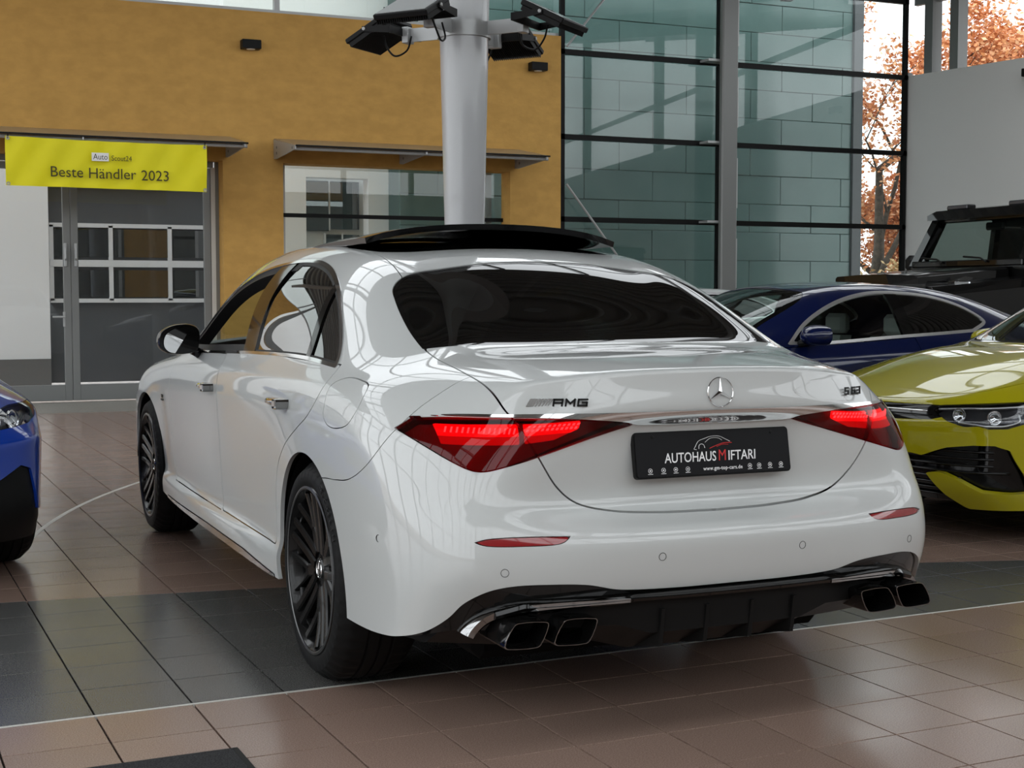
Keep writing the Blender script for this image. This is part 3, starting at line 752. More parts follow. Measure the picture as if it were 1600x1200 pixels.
# clerestory over the ochre wall
cl = tag(empty('window_3', (0, 0, 0)), kind='structure')
for k in range(8):
    x0 = -9.2+k*1.93; q = MB(); q.box(x0+.03, x0+1.90, YW+.14, YW+.152, ZT+.05, 8.1); q.build('pane', M_GLASS, cl)
    q = MB(); q.box(x0-.035, x0+.035, YW+.10, YW+.18, ZT, 8.2); q.build('mullion', M_LGREY, cl)
q = MB(); q.box(-9.2, 6.26, YW+.08, YW+.2, ZT, ZT+.05); q.build('mullion', M_LGREY, cl)
# steel column with its brackets
sc = tag(empty('trim_2', (8.74, 12.72, 0)), kind='structure')
q = MB(); q.box(-.13, .13, -.05, .05, 0, 8.2, .02); q.build('steel_column', M_GREYM, sc)
for z in zs[1:]:
    q = MB(); q.box(-.30, .03, .05, .28, z-.016, z+.016); q.build('bracket', M_LGREY, sc)
for k in range(7):
    q = MB(); q.box(.128, .150, -.02, .03, .25+k*1.13, .95+k*1.13); q.build('fixing_plate', M_LGREY, sc)
for (a, b) in (((6.30, 12.9, 2.78), (7.55, 12.9, 1.25)), ((6.30, 12.9, 4.62), (8.2, 12.9, 6.9))):
    q = MB(); q.tube([a, b], .016, 8); tag(q.build('trim_3', M_LGREY), kind='structure')
# right wall, white, with coping
e1 = np.array([.183, -.983]); c0 = np.array([12.12, 13.05]); nrm = np.array([.983, .183])
def rw_poly(w0, w1, l0=0., l1=24.5): return [c0+e1*l0+nrm*w0, c0+e1*l1+nrm*w0, c0+e1*l1+nrm*w1, c0+e1*l0+nrm*w1]
mb = MB(); mb.prism([tuple(p) for p in rw_poly(.0, .3)], 0, 4.60, 'z'); tag(mb.build('wall_right', M_WALLW), kind='structure')
mb = MB(); mb.prism([tuple(p) for p in rw_poly(-.03, .09, -.02, .03)], 0, 4.65, 'z'); tag(mb.build('trim_4', M_GREYM), kind='structure')
pr = tag(empty('window_4', (0, 0, 0)), kind='structure')
for l in (.33, .80, 6.5, 12, 18):
    p = c0+e1*l+nrm*.18; q = MB(); q.box(p[0]-.09, p[0]+.09, p[1]-.09, p[1]+.09, 4.6, 9.); q.build('post', M_GREYM, pr)
for z in (5.72,):
    mb = MB(); mb.prism([tuple(p) for p in rw_poly(.14, .22)], z-.05, z+.05, 'z'); mb.build('rail', M_GREYM, pr)
# ---------------------------------------------------------------- roof with skylights, open glazed sides
def zr(x, y): return 5.9+(13-y)*.13+.03*(x-6)
M_DECK = mat('grey_steel_deck', (.22, .225, .22), .5, metal=.1)
M_BEAM = mat('roof_beam_grey', (.30, .30, .30), .5)
ce = tag(empty('ceiling', (0, 0, 0)), kind='structure')
def slab(x0, x1, y0, y1, nm='deck', m=M_DECK, ribs=True):
    V = []; F = []; n = int((y1-y0)/.28) if ribs else 1
    prof = []
    for k in range(n):
        y = y0+(y1-y0)*k/n; w = (y1-y0)/n
        prof += [(y, 0), (y+w*.4, 0), (y+w*.5, .09), (y+w*.9, .09)] if ribs else [(y, 0)]
    prof.append((y1, 0))
    for (y, h) in prof:
        for x in (x0, x1): V.append((x, y, zr(x, y)+h))
    F = [(2*i, 2*i+1, 2*i+3, 2*i+2) for i in range(len(prof)-1)]
    q = MB(); q.add(V, F); q.build(nm, m, ce)
SKY = [(-6.5, -3.5), (6.2, 9.2)]
ys = [-11.2, -6.5, -3.5, 6.2, 9.2, 13.3]
for a in (0, 2, 4): slab(-9.4, 19, ys[a], ys[a+1])
for (y0, y1) in SKY:
    for k in range(19):
        x = -9.4+k*1.55; q = MB(); q.box(x-.05, x+.05, y0, y1, -.10, .06); q.V = [(a, b, c+zr(a, b)) for a, b, c in q.V]; q.build('skylight_bar', M_LGREY, ce)
    q = MB(); q.box(-9.4, 19, (y0+y1)/2-.03, (y0+y1)/2+.03, -.06, .04); q.V = [(a, b, c+zr(a, b)) for a, b, c in q.V]; q.build('skylight_bar', M_LGREY, ce)
for x in (-6, -2, 2, 6, 10, 14):
    q = MB(); q.box(x-.09, x+.09, -11.2, 13.2 if x < 12 else 3.5, -.42, -.06); q.V = [(a, b, c+zr(a, b)) for a, b, c in q.V]; q.build('roof_beam', M_BEAM, ce)
wl = tag(empty('wall_left', (0, 0, 0)), kind='structure')
for y in np.arange(-11, 13.1, 2.0):
    q = MB(); q.box(-9.25, -9.10, y-.06, y+.06, 0, zr(-9.2, y)); q.build('facade_post', M_GREYM, wl)
for z in (.02, 2.4, 4.8):
    q = MB(); q.box(-9.22, -9.13, -11.2, 13.2, z-.04, z+.04); q.build('facade_rail', M_GREYM, wl)
wb = tag(empty('wall_back', (0, 0, 0)), kind='structure')
q = MB(); q.box(-9.2, 17, -11.32, -11.16, 0, 4.4); q.build('light_block_wall', mat('block_wall_grey', (.30, .30, .29), .8), wb)  # unseen solid wall, added to cut the light coming in from behind
for y in np.arange(-9.2, -3.6, 1.85):
    q = MB(); q.box(y-.05, y+.05, YW+.0, YW+.12, 0, 8.2); q.build('facade_post', M_GREYM, wl)
for x in np.arange(-9, 17, 2.2):
    q = MB(); q.box(x-.07, x+.07, -11.3, -11.15, 0, zr(x, -11.2)); q.build('facade_post', M_GREYM, wb)
for z in (.02, 3.0, 6.0):
    q = MB(); q.box(-9.2, 17, -11.27, -11.18, z-.04, z+.04); q.build('facade_rail', M_GREYM, wb)
# ---------------------------------------------------------------- canopies, banner, wall lamps
def canopy(x0, x1, brs, label):
    cn = empty('door_canopy', ((x0+x1)/2, 13.0, 3.0)); ox = (x0+x1)/2
    q = MB(); q.hull_loft([[(x0-ox, 0, .215), (x0-ox, -1.0, .040), (x0-ox, -1.0, .050), (x0-ox, 0, .225)], [(x1-ox, 0, .215), (x1-ox, -1.0, .040), (x1-ox, -1.0, .050), (x1-ox, 0, .225)]]); q.build('canopy_sheet', M_CANOPY, cn)
    q = MB(); q.box(x0-ox, x1-ox, -1.005, -.995, .036, .056); q.build('edge_trim', M_DKFRAME, cn)
    for x in brs:
        q = MB(); q.prism([(0, .21), (0, -.03), (-.10, -.04), (-1.0, .005), (-1.0, .045)], x-ox-.008, x-ox+.008, 'x'); b = q.build('bracket', M_LGREY, cn)
        for (yy, zz) in ((-.15, .03), (-.15, .10), (-.88, .03)):
            for s in (-1,):
                q = MB(); q.lathe([(0, -.016), (.018, -.012), (.018, -.008)], 10, 'x', (x-ox, yy, zz)); q.build('bolt', M_GREYM, b)
    q = MB(); q.tube([(x0-ox, -.93, .018), (x1-ox, -.93, .018)], .022, 8); q.build('front_tube', M_LGREY, cn)
    tag(cn, label, 'canopy'); return cn
M_CANOPY = mat('beige_canopy_sheet', (.38, .31, .22), .3)
canopy(-3.3, 1.74, (-1.95, -.12, 1.70), 'grey canopy over the entrance door behind the yellow banner')
canopy(2.30, 5.63, (2.30, 3.955, 5.585), 'grey canopy over the window behind the round column')
M_BANNER = noise_mix(mat('lime_banner_cloth', (.76, .70, .004), .6), (.74, .68, .002), (.80, .73, .004), 2.)
bn = empty('banner', (.15, 11.985, 2.47))
q = MB(); nx, nz = 44, 12; V_ = []
for j in range(nz+1):
    for i in range(nx+1):
        x = -1.095+2.19*i/nx; z = .535*j/nz+.012*math.sin(i/nx*math.pi)*(-1)*(j/nz)
        V_.append((x, -.012+.016*math.sin(i*.33+j*.22)*(.4+.6*abs(i/nx-.5)*2)+.010*math.sin(i*.9-j*.5), z-.012*(i/nx-.5)))
q.add(V_, [(j*(nx+1)+i, j*(nx+1)+i+1, (j+1)*(nx+1)+i+1, (j+1)*(nx+1)+i) for j in range(nz) for i in range(nx)]); q.build('banner_cloth', M_BANNER, bn, smooth=True)
M_INK = mat('dark_banner_ink', (.045, .040, .012), .7)
T = frame((0, -.048, 0), (1, 0, 0), (0, 0, 1))
xw_ = -.640
for wd_ in ('Beste', 'H\u00e4ndler', '2023'):
    to_ = text_obj('banner_text', wd_, .166, .0004, M_INK, T @ Matrix.Translation((xw_, .155-.012*xw_, 0)), bn, .97, align='LEFT'); xw_ = max(v.co.x for v in to_.data.vertices)+.052
text_obj('banner_text', 'Auto', .092, .0004, M_INK, T @ Matrix.Translation((-.095, .345, .001)), bn, .84)
text_obj('banner_text', 'Scout24', .082, .0004, M_INK, T @ Matrix.Translation((.135, .335, 0)), bn, .84)
q = MB(); q.prism([(-.19, .300), (-.005, .300), (-.005, .392), (-.19, .392)], -.0486+0, -.0470, 'y'); q.build('banner_patch', M_WHITEP, bn)
for (x, z) in ((-1.07, .515), (1.07, .50), (-1.07, .025), (1.07, .015)):
    q = MB(); q.lathe([(.008, 0), (.016, -.004), (.020, 0)], 14, 'y', (x, -.03, z)); q.build('eyelet', M_LGREY, bn)
    if z > .3: q = MB(); q.tube([(x, -.03, z), (x+.01, .0, z+.06)], .006, 6); q.build('banner_tie', M_BLACK, bn)
tag(bn, 'lime yellow cloth banner with dark lettering hanging over the entrance door', 'banner')
def wall_lamp(x, y, z, rz, label):
    l = empty('wall_lamp', (x, y, z), rz)
    q = MB(); q.box(-.118, .118, -.15, -.02, -.055, .055, .006); q.build('lamp_body', M_BLACK, l)
    q = MB(); q.box(-.07, .07, -.025, .0, -.045, .045); q.build('wall_plate', M_BLACK, l)
    q = MB(); q.lathe([(.0, -.061), (.05, -.061), (.055, -.052)], 20, 'z', (0, -.085, 0)); q.build('lamp_lens', M_WHITEP, l)
    tag(l, label, 'lamp')
wall_lamp(2.0, YW, 4.345, 0, 'black box lamp on ochre wall left of the round column')
wall_lamp(5.88, YW, 4.325, 0, 'black box lamp on ochre wall right of the round column')
pw = c0+e1*2.25
wall_lamp(pw[0], pw[1], 4.37, math.radians(-79.5), 'black box lamp on the white right wall')
# ---------------------------------------------------------------- round column with four floodlights
co = tag(empty('trim_5', (2.145, 6.26, 0)), kind='structure')
q = MB(); q.lathe([(.125, 0), (.163, 1.85), (.198, 3.35), (.265, 6.2), (.285, 7.0)], 48, 'z'); q.build('round_column', M_COLUMN, co, smooth=True)
q = MB(); q.lathe([(.203, 3.34), (.216, 3.34), (.218, 3.46), (.205, 3.46)], 48, 'z'); q.build('collar', M_LGREY, co, auto=30)
cr, sr = math.cos(CAM_YAW), math.sin(CAM_YAW)
for (r_, f_, label) in ((-.70, .36, 'black floodlight on the far left arm of the round column'), (-.36, -.70, 'black floodlight with pale glass on the near left arm of the round column'),
                        (.70, -.36, 'black floodlight on the right arm of the round column'), (.36, .70, 'black floodlight on the far side of the round column, lowest of the four')):
    dx, dy = r_*cr+f_*sr, -r_*sr+f_*cr
    az = math.atan2(dy, dx)
    q = MB(); q.box(.19, .56, -.008, .008, -.055, .055); q.box(.50, .56, -.05, .05, -.065, .065, .004); ar = q.build('lamp_arm', M_LGREY, co); ar.location = (0, 0, 3.41); ar.rotation_euler = (0, 0, az)
    fl = empty('floodlight', (2.145+.80*math.cos(az), 6.26+.80*math.sin(az), 3.43), az)
    Rm = Matrix.Rotation(math.radians(27), 4, 'Y')
    q = MB(); q.box(-.20, .20, -.235, .235, .0, .045, .008); q.xf(Rm); q.build('lamp_body', M_BLACK, fl)
    q = MB(); q.box(-.178, .178, -.213, .213, .046, .050); q.xf(Rm); q.build('lamp_glass', mat('floodlight_glass', (.55, .57, .57), .08) if 'floodlight_glass' not in MATS else MATS['floodlight_glass'], fl)
    for k in range(24):
        y = -.222+.0193*k; q = MB(); q.box(-.18, .18, y-.003, y+.003, -.038, .002); q.xf(Rm); q.build('cooling_fin', M_BLACK, fl)
    for s in (-1, 1):
        q = MB(); q.prism([(-.24, -.03), (-.24, .03), (.02, .042), (.02, -.0)], s*.241, s*.247, 'y'); q.build('yoke', M_BLACK, fl)
        q = MB(); q.lathe([(0, s*.012), (.014, s*.008), (.014, 0)], 12, 'y', (0, s*.247, .02)); q.build('yoke_bolt', M_LGREY, fl)
    q = MB(); q.box(-.25, -.235, -.247, .247, -.03, .03); q.build('yoke', M_BLACK, fl)
    q = MB(); q.tube([tuple(p) for p in crom([(-.10, .10, -.02), (-.14, .12, -.12), (-.22, .12, -.20), (-.32, .10, -.16), (-.34, .06, -.04)], 6, False)], .008, 6); q.build('cable', M_BLACK, fl, smooth=True)
    tag(fl, label, 'floodlight', 'floodlights around the column')
# ---------------------------------------------------------------- door mat
M_MAT = noise_mix(mat('charcoal_mat', (.02, .02, .02), .95), (.006, .006, .007), (.05, .05, .052), 300, 3, bump=.8, bscale=400)
dm = empty('door_mat', (-1.312, -.632, 0), GA)
q = MB(); q.box(-.88, -.02, -1.28, -.02, .001, .011, .003); q.build('mat_pile', M_MAT, dm)
q = MB(); q.box(-.90, 0, -1.30, 0, .0005, .006, .003); q.build('mat_border', M_BLACK, dm)
tag(dm, 'charcoal ribbed entrance mat lying on the brown tiles', 'mat')
# ---------------------------------------------------------------- outside the glass
M_PAVE = noise_mix(mat('brick_paving', (.32, .27, .24), .9), (.34, .29, .26), (.52, .46, .42), 14, 3)
mb = MB(); mb.box(-60, 80, 13.32, 90, -.30, -.05); mb.box(-60, -9.3, -60, 13.32, -.3, -.05); mb.box(-9.3, 60, -60, -11.4, -.3, -.05); mb.box(19, 80, -11.4, 13.32, -.3, -.05)
tag(mb.build('ground', M_PAVE), kind='structure')
M_HOUSE = mat('white_render', (.86, .86, .86), .9)
M_PLINTH = mat('grey_plinth', (.16, .155, .15), .8)
M_GDOOR = mat('dark_grey_panel', (.085, .092, .10), .4)
M_WFRAME = mat('white_door_frame', (.72, .73, .74), .5)
M_GWIN = glass_mat('garage_glass', (.20, .22, .22), 0., .45, (.03, .035, .035), 1.5, .14)
M_OWIN = glass_mat('office_glass', (.15, .2, .2), 0., .5, (.09, .13, .14), 1.5, .10)
YH = 17.0
ho = empty('neighbour_workshop', (0, YH, 0))
q = MB(); q.box(-14, -.0, 0, .3, .36, 7); q.box(.001, 2.899, 0, .3, 2.95, 7); q.box(2.9, 3.2, 0, .3, 0, 7); q.build('house_wall', M_HOUSE, ho)
q = MB(); q.box(-14, 0, -.02, .3, -.05, .36); q.build('plinth', M_PLINTH, ho)
gd = empty('garage_door', (0, 0, 0), 0, ho)
q = MB(); q.box(0, 2.9, .16, .20, 0, 2.95); q.build('door_sheet', M_GDOOR, gd)
for (z0, z1) in ((1.79, 2.30), (1.20, 1.70)):
    for k in range(3):
        x0, x1 = .08+.0+k*.86-(.0 if k else .0), .08+(k+1)*.86-.06
        q = MB(); q.box(x0, x1, .125, .13, z0+.05, z1-.05); q.build('garage_pane', M_GWIN, gd)
    for x in (.04, .88, 1.74, 2.60):
        q = MB(); q.box(x-.025, x+.035, .10, .16, z0, z1); q.build('frame_bar', M_WFRAME, gd)
for z in (2.30, 1.745, 1.20):
    q = MB(); q.box(0.02, 2.75, .10, .16, z-.05 if z == 1.745 else z-.03, z+.05 if z == 1.745 else z+.03); q.build('frame_bar', M_WFRAME, gd)
q = MB(); q.box(1.95, 2.10, .14, .16, .12, .18); q.build('door_label', M_WHITEP, gd)
tag(ho, 'white rendered workshop with grey sectional garage door seen through the entrance', 'building')
of = empty('neighbour_office', (0, 16.0, 0))
q = MB(); q.box(2.35, 3.54, 0, .25, 0, 6.5); q.box(3.541, 4.499, 0, .25, 3.02, 6.5); q.box(4.5, 5.0, 0, .25, 0, 6.5); q.build('office_wall', M_HOUSE, of)
q = MB(); q.box(3.30, 5.3, .45, .55, 0, 3.3); q.build('recess_wall', M_WALLW, of)
for (x0, x1, z0, z1) in ((3.60, 4.0, 2.25, 3.0), (4.02, 4.48, 2.28, 3.0), (3.95, 4.2, 1.2, 2.2), (4.22, 4.48, 1.2, 2.2)):
    w = MB(); w.box(x0, x1, .40, .45, z0, z1); wo = w.build('office_window', M_OWIN, of)
    w = MB(); w.box(x0-.02, x0, .38, .46, z0-.02, z1+.02); w.build('window_bar', M_WFRAME, wo)
tag(of, 'white rendered office block with recessed window seen past the column', 'building')
# teal panelled block beside the glazed facade
M_TEAL = noise_mix(mat('teal_facade_panel', (.10, .19, .18), .16, spec=.5), (.10, .168, .160), (.122, .195, .186), 1.2, 3)
M_JOINT = mat('dark_joint', (.058, .098, .093), .8)
tb = empty('teal_panel_building', (9, 15.0, 0))
q = MB(); q.box(-4.35, 3.70, .03, .5, 0, 9); q.build('backing_wall', M_JOINT, tb)
row = 0
z = .02
while z < 8.8:
    x = -4.35-(.0 if row % 2 else .6)
    while x < 3.58:
        x0, x1 = max(x, -4.35), min(x+1.19, 3.58)
        if x1-x0 > .05:
            q = MB(); q.box(x0, x1-.008, -.004*((row+int(x*3)) % 3), .04, z, z+.447, .004); q.build('facade_panel', M_TEAL, tb)
        x += 1.19
    z += .455; row += 1
q = MB(); q.box(3.58, 3.76, -.05, .5, 0, 9); q.build('corner_profile', M_GDOOR, tb)
tag(tb, 'teal panelled building standing right behind the glazed facade', 'building')
# beech tree with copper autumn leaves
M_BARK = noise_mix(mat('grey_bark', (.10, .08, .06), .9), (.030, .024, .019), (.085, .068, .052), 12)
def leaf_mat():
    m = mat('copper_leaf', (.42, .16, .05), .7); nt = m.node_tree; b = nt.nodes['Principled BSDF']; N = nt.nodes.new; L = nt.links.new
    g = N('ShaderNodeNewGeometry'); r = N('ShaderNodeValToRGB'); e = r.color_ramp.elements; e[0].color = (.50, .19, .09, 1); e[1].color = (.85, .56, .34, 1)
    e2 = r.color_ramp.elements.new(.55); e2.color = (.74, .33, .13, 1); L(g.outputs['Random Per Island'], r.inputs['Fac']); L(r.outputs['Color'], b.inputs['Base Color'])
    b.inputs['Subsurface Weight'].default_value = 0
    return m
M_LEAF = leaf_mat()
def tree(name, base, height, seed, label, nleaf=9000, trunk_f=.40, leaf=None):
    rg = random.Random(seed); t = empty(name, base)
    tips = []; trunk = MB(); twig = MB()
    def branch(p, d, l, r, depth, mbx):
        pts = [Vector(p)]; dd = Vector(d).normalized(); n = 5
        for i in range(n):
            dd = (dd+Vector((rg.uniform(-.22, .22), rg.uniform(-.22, .22), rg.uniform(-.08, .2)))).normalized(); pts.append(pts[-1]+dd*l/n)
        mbx.tube(pts, [r*(1-.5*i/n) for i in range(n+1)], 7 if depth < 2 else 4, cap=False)
        if depth >= 2: tips.extend((q, depth) for q in pts[1:])
        if depth < 5:
            for k in range(3 if depth < 3 else 3):
                i = rg.randint(2, n); a = rg.uniform(0, 6.28); el = rg.uniform(.3, 1.0)
                nd = (dd*.7+Vector((math.cos(a)*el, math.sin(a)*el, rg.uniform(-.15, .75)))).normalized()
                branch(pts[i], nd, l*rg.uniform(.55, .78), r*.5, depth+1, trunk if depth < 1 else twig)
    branch((0, 0, -.1), (.05, 0, 1), height*trunk_f, .15, 0, trunk)
    trunk.build('trunk', M_BARK, t, smooth=True); twig.build('branches', M_BARK, t, smooth=True)
    V_ = []; F_ = []
    for k in range(nleaf):
        p, dp = tips[rg.randrange(len(tips))]; c = p+Vector((rg.gauss(0, .16), rg.gauss(0, .16), rg.gauss(0, .16)))
        a = Vector((rg.gauss(0, 1), rg.gauss(0, 1), rg.gauss(0, .6))).normalized(); b = a.cross(Vector((rg.gauss(0, 1), rg.gauss(0, 1), rg.gauss(0, 1)))).normalized()
        s = rg.uniform(.04, .075); o = len(V_)
        V_ += [tuple(c-a*s), tuple(c+b*s*.55), tuple(c+a*s), tuple(c-b*s*.55)]; F_.append((o, o+1, o+2, o+3))
    o = pydata('leaves', V_, F_, leaf or M_LEAF, t); tag(o, kind='stuff')
    tag(t, label, 'tree'); return t
tree('autumn_tree', (17.2, 20.4, -.05), 10.5, 4, 'autumn tree with copper leaves seen between facade and white wall', 21000)
tree('autumn_tree', (20.6, 19.0, -.05), 11.5, 9, 'autumn tree with copper leaves rising above the white right wall', 24000)
M_LEAF2 = noise_mix(mat('pale_straw_leaf', (.5, .38, .2), .8), (.38, .24, .10), (.62, .48, .27), 30.)
tree('autumn_tree', (18.4, 21.8, -.05), 8.5, 21, 'low branched autumn tree left of the white wall', 15000, .22)
tree('garden_shrub', (15.75, 18.2, -.05), 4.6, 31, 'pale straw coloured shrub at the foot of the autumn tree', 9000, .18, M_LEAF2)
# ---------------------------------------------------------------- white saloon (rear axle at the origin, nose towards +y)
def arch_field(cy, cz, r, xmin=.5):
    def f(V): 
        d = np.hypot(V[:, 1]-cy, V[:, 2]-cz)-r
        return np.where(np.abs(V[:, 0]) > xmin, d, .5)
    return f
def half(V, F, sgn=-1):
    s = Surf.make(V, F); c = s.V[s.Q][:, :, 0].mean(1)*sgn > 0
    return Surf(s.V, s.N, s.Q[c]).compact()
def yz(V): return V[:, 1:3]
def xz(V): return np.stack([-np.abs(V[:, 0]), V[:, 2]], 1)
def xy(V): return np.stack([-np.abs(V[:, 0]), V[:, 1]], 1)
def both(s): return s.join(s.mirror())
def wheel_well(name, x0, x1, cy, cz, r, parent, m=None):
    mb = MB(); n = 28; V = []; 
    for k in range(n+1):
        a = math.radians(2)+math.radians(176)*k/n
        for x in (x0, x1): V.append((x, cy+r*math.cos(a), cz+r*math.sin(a)))
    F = [(2*k, 2*k+1, 2*k+3, 2*k+2) for k in range(n)]
    o = len(V); V.append((x1, cy, cz)); F += [(o, 2*k+1, 2*k+3) for k in range(n)]
    mb.add(V, F); return mb.build(name, m or M_MATTE, parent)
GLYPH = {'A': [(0, 0, 0, 1), (1, 0, 1, 1), (0, 1, 1, 1), (0, .45, 1, .45)], 'M': [(0, 0, 0, 1), (1, 0, 1, 1), (0, 1, .5, .35), (1, 1, .5, .35)], 'G': [(0, 0, 0, 1), (0, 1, 1, 1), (0, 0, 1, 0), (1, 0, 1, .5), (.5, .5, 1, .5)],
         'S': [(0, .5, 0, 1), (0, 1, 1, 1), (0, .5, 1, .5), (1, 0, 1, .5), (0, 0, 1, 0)], '6': [(0, 0, 0, 1), (0, 1, 1, 1), (0, .5, 1, .5), (1, 0, 1, .5), (0, 0, 1, 0)], '3': [(1, 0, 1, 1), (0, 1, 1, 1), (.15, .5, 1, .5), (0, 0, 1, 0)]}
def block_text(txt, M, parent, w, h, sw, gap, m=None):
    x0 = 0.
    for ch in txt:
        if ch == ' ': x0 += w*.45; continue
        mb = MB()
        for (a, b, c, d) in GLYPH[ch]:
            p0 = Vector((x0+sw/2+a*(w-sw)+.12*b*h, sw/2+b*(h-sw), 0)); p1 = Vector((x0+sw/2+c*(w-sw)+.12*d*h, sw/2+d*(h-sw), 0)); dv = (p1-p0).normalized(); n = Vector((-dv.y, dv.x, 0))*sw/2; p0 -= dv*sw/2; p1 += dv*sw/2
            q = [p0-n, p1-n, p1+n, p0+n]; mb.add([tuple(v) for v in q]+[(v.x, v.y, .004) for v in q], [(3, 2, 1, 0), (4, 5, 6, 7), (0, 1, 5, 4), (1, 2, 6, 5), (2, 3, 7, 6), (3, 0, 4, 7)])
        mb.xf(M); mb.build('badge_letter', m or M_DARKLET, parent); x0 += w+gap
def make_sedan():
    car = empty('sedan_car', (0, 0, 0))
    V, F, S, idx, cr = build_cage(SEDAN_COLS, SEDAN_TOPS)
    D, Q = subdiv(fit_cage(V, F, S), F, S, 4)
    H = half(D, Q)
    full = H
    for cy in (0., 3.216): _, H = H.split(arch_field(cy, .355, .402))
    # --- side windows
    dlo = crom([(2.46, 1.0), (1.91, 1.014), (1.055, 1.041), (.535, 1.052), (.221, 1.051), (-.095, 1.036), (-.035, 1.088), (.09, 1.172), (.285, 1.279), (.545, 1.363), (.845, 1.409),
                (1.198, 1.41), (1.58, 1.372), (1.92, 1.288), (2.2, 1.16)], 8, True, (0, 5))
    def fd(V): return np.where((np.abs(V[:, 0]) > .5) & (V[:, 2] > .9), sdf(dlo, yz(V)), .12)
    win, H = H.split(fd)
    phi = fd
    trim = win.clip(-(fd(win.V)+.012)); inner = win.clip(fd(win.V)+.012)
    for sg, nm in ((0, 'left'), (1, 'right')):
        t = trim if sg == 0 else trim.mirror()
        t.off(.003).obj('window_trim', M_CHROME, car, .016)
    # seal, pillars and panes
    Bp = np.array([(.915, 1.0), (1.10, 1.0), (1.275, 1.44), (1.10, 1.44)])
    qb = np.array([(.165, 1.0), (.215, 1.0), (.475, 1.40), (.43, 1.40)])
    pil, rest = inner.split(lambda V: sdf(Bp, yz(V)))
    bar, rest = rest.split(lambda V: sdf(qb, yz(V)))
    front = rest.clip(1.0-rest.V[:, 1]); rear = rest.clip(rest.V[:, 1]-1.0)
    seal = rear.clip(-(fd(rear.V)+.020)); pane = rear.clip(fd(rear.V)+.020)
    fseal = front.clip(-(fd(front.V)+.040))
    bp2 = front.clip(fd(front.V)+.040)
    for sg in (0, 1):
        mm = (lambda s: s) if sg == 0 else (lambda s: s.mirror())
        mm(pil).off(.001).obj('pillar_cover', M_BLACKG, car, .03)
        mm(bar).off(.000).obj('window_divider', M_BLACKG, car, .02)
        mm(seal).off(-.002).obj('window_seal', M_BLACK, car, .01)
        mm(fseal).off(-.004).obj('window_seal', M_BLACK, car, .05)
        mm(pane.clip(pane.V[:, 1]*1.-(.19+(pane.V[:, 2]-1.0)*.65))).off(-.006).obj('quarter_window', M_SIDEG, car)
        mm(pane.clip(-(pane.V[:, 1]*1.-(.19+(pane.V[:, 2]-1.0)*.65)))).off(-.006).obj('rear_door_window', M_SIDEG, car)
        if sg == 1: mm(bp2).off(-.012).obj('front_door_window', M_CLEAR, car)
    # --- rear window
    rw = [(0, -.393), (-.234, -.391), (-.45, -.380), (-.60, -.366), (-.650, -.350), (-.645, -.19), (-.624, -.014), (-.602, .076), (-.56, .128), (-.498, .164), (-.274, .207), (0, .216)]
    rwp = crom(rw+[(-x, y) for x, y in rw[-2:0:-1]], 8, True, (4, 18))
    def frw(V): return np.where((V[:, 1] < .35) & (V[:, 1] > -.45), sdf(rwp, np.stack([V[:, 0], V[:, 1]], 1)), .12)
    g, H = H.split(frw, .002)
    both(g.clip(-(frw(g.V)+.016))).off(-.003).obj('rear_window_band', M_BLACKG, car, .012)
    both(g.clip(frw(g.V)+.016)).off(-.004).obj('rear_window', M_PRIV, car)
    # --- windscreen
    ws = crom([(0, 2.10), (-.45, 2.06), (-.55, 2.10), (-.665, 2.62), (-.69, 2.84), (-.5, 2.94), (0, 3.0), (.5, 2.94), (.69, 2.84), (.665, 2.62), (.55, 2.10), (.45, 2.06)], 6)
    g, H = H.split(lambda V: np.where(V[:, 2] > .95, sdf(ws, V[:, :2]), .12), .002)
    both(g).off(-.004).obj('windscreen', M_CLEAR, car)
    # --- roof: white rear strip, black glass in front
    rf = np.array([(.0, .05), (-.552, .10), (-.546, .144), (-.535, .264), (-.527, .40), (-.523, .55), (-.53, 1.2), (-.525, 1.98), (.0, 2.06), (.525, 1.98), (.53, 1.2), (.523, .55), (.527, .40), (.535, .264), (.546, .144), (.552, .10)])
    roof, H = H.split(lambda V: np.where(V[:, 2] > 1.25, sdf(rf, V[:, :2]), .12), .004)
    rg = crom([(0, .470), (-.30, .476), (-.47, .492), (-.507, .54), (-.515, 1.2), (-.51, 1.9), (-.45, 1.98), (0, 2.03), (.45, 1.98), (.51, 1.9), (.515, 1.2), (.507, .54), (.47, .492), (.30, .476)], 6)
    rgl, roofw = roof.split(lambda V: sdf(rg, V[:, :2]), .003)
    r1 = both(roofw.clip(roofw.V[:, 1]-1.2)); r2 = both(roofw.clip(1.2-roofw.V[:, 1]))
    r1.obj('roof_panel', M_WHITE, car, .012); r2.obj('roof_front_frame', M_WHITE, car, .012)
    both(rgl).off(-.001).obj('roof_glass', M_BLACKG, car, .012)
    # tilted glass panel of the open sunroof
    mb = MB(); nx, ny = 16, 10; secs = []
    for j in range(ny+1):
        y = .575+.83*j/ny; lift = .060*(1-j/ny)**.9+.026
        row = []
        for i in range(nx+1):
            x = -.53+1.06*i/nx; e = abs(x)/.53
            zr = np.interp(y, [.55, .62, 1.25, 1.5], [1.462, 1.470, 1.502, 1.503])-.046*e**2.2-.014*e**6
            row.append((x, y+.03*e**3*(1 if j == 0 else 0), zr+lift))
        secs.append(row)
    top = [p for r in secs for p in r]; n1 = nx+1
    Vp = top+[(x*.99, y+(.01 if y < .6 else 0), z-.022) for x, y, z in top]; o = len(top)
    Fp = [(j*n1+i, j*n1+i+1, (j+1)*n1+i+1, (j+1)*n1+i) for j in range(ny) for i in range(nx)]
    Fp += [tuple(k+o for k in f[::-1]) for f in Fp[:]]
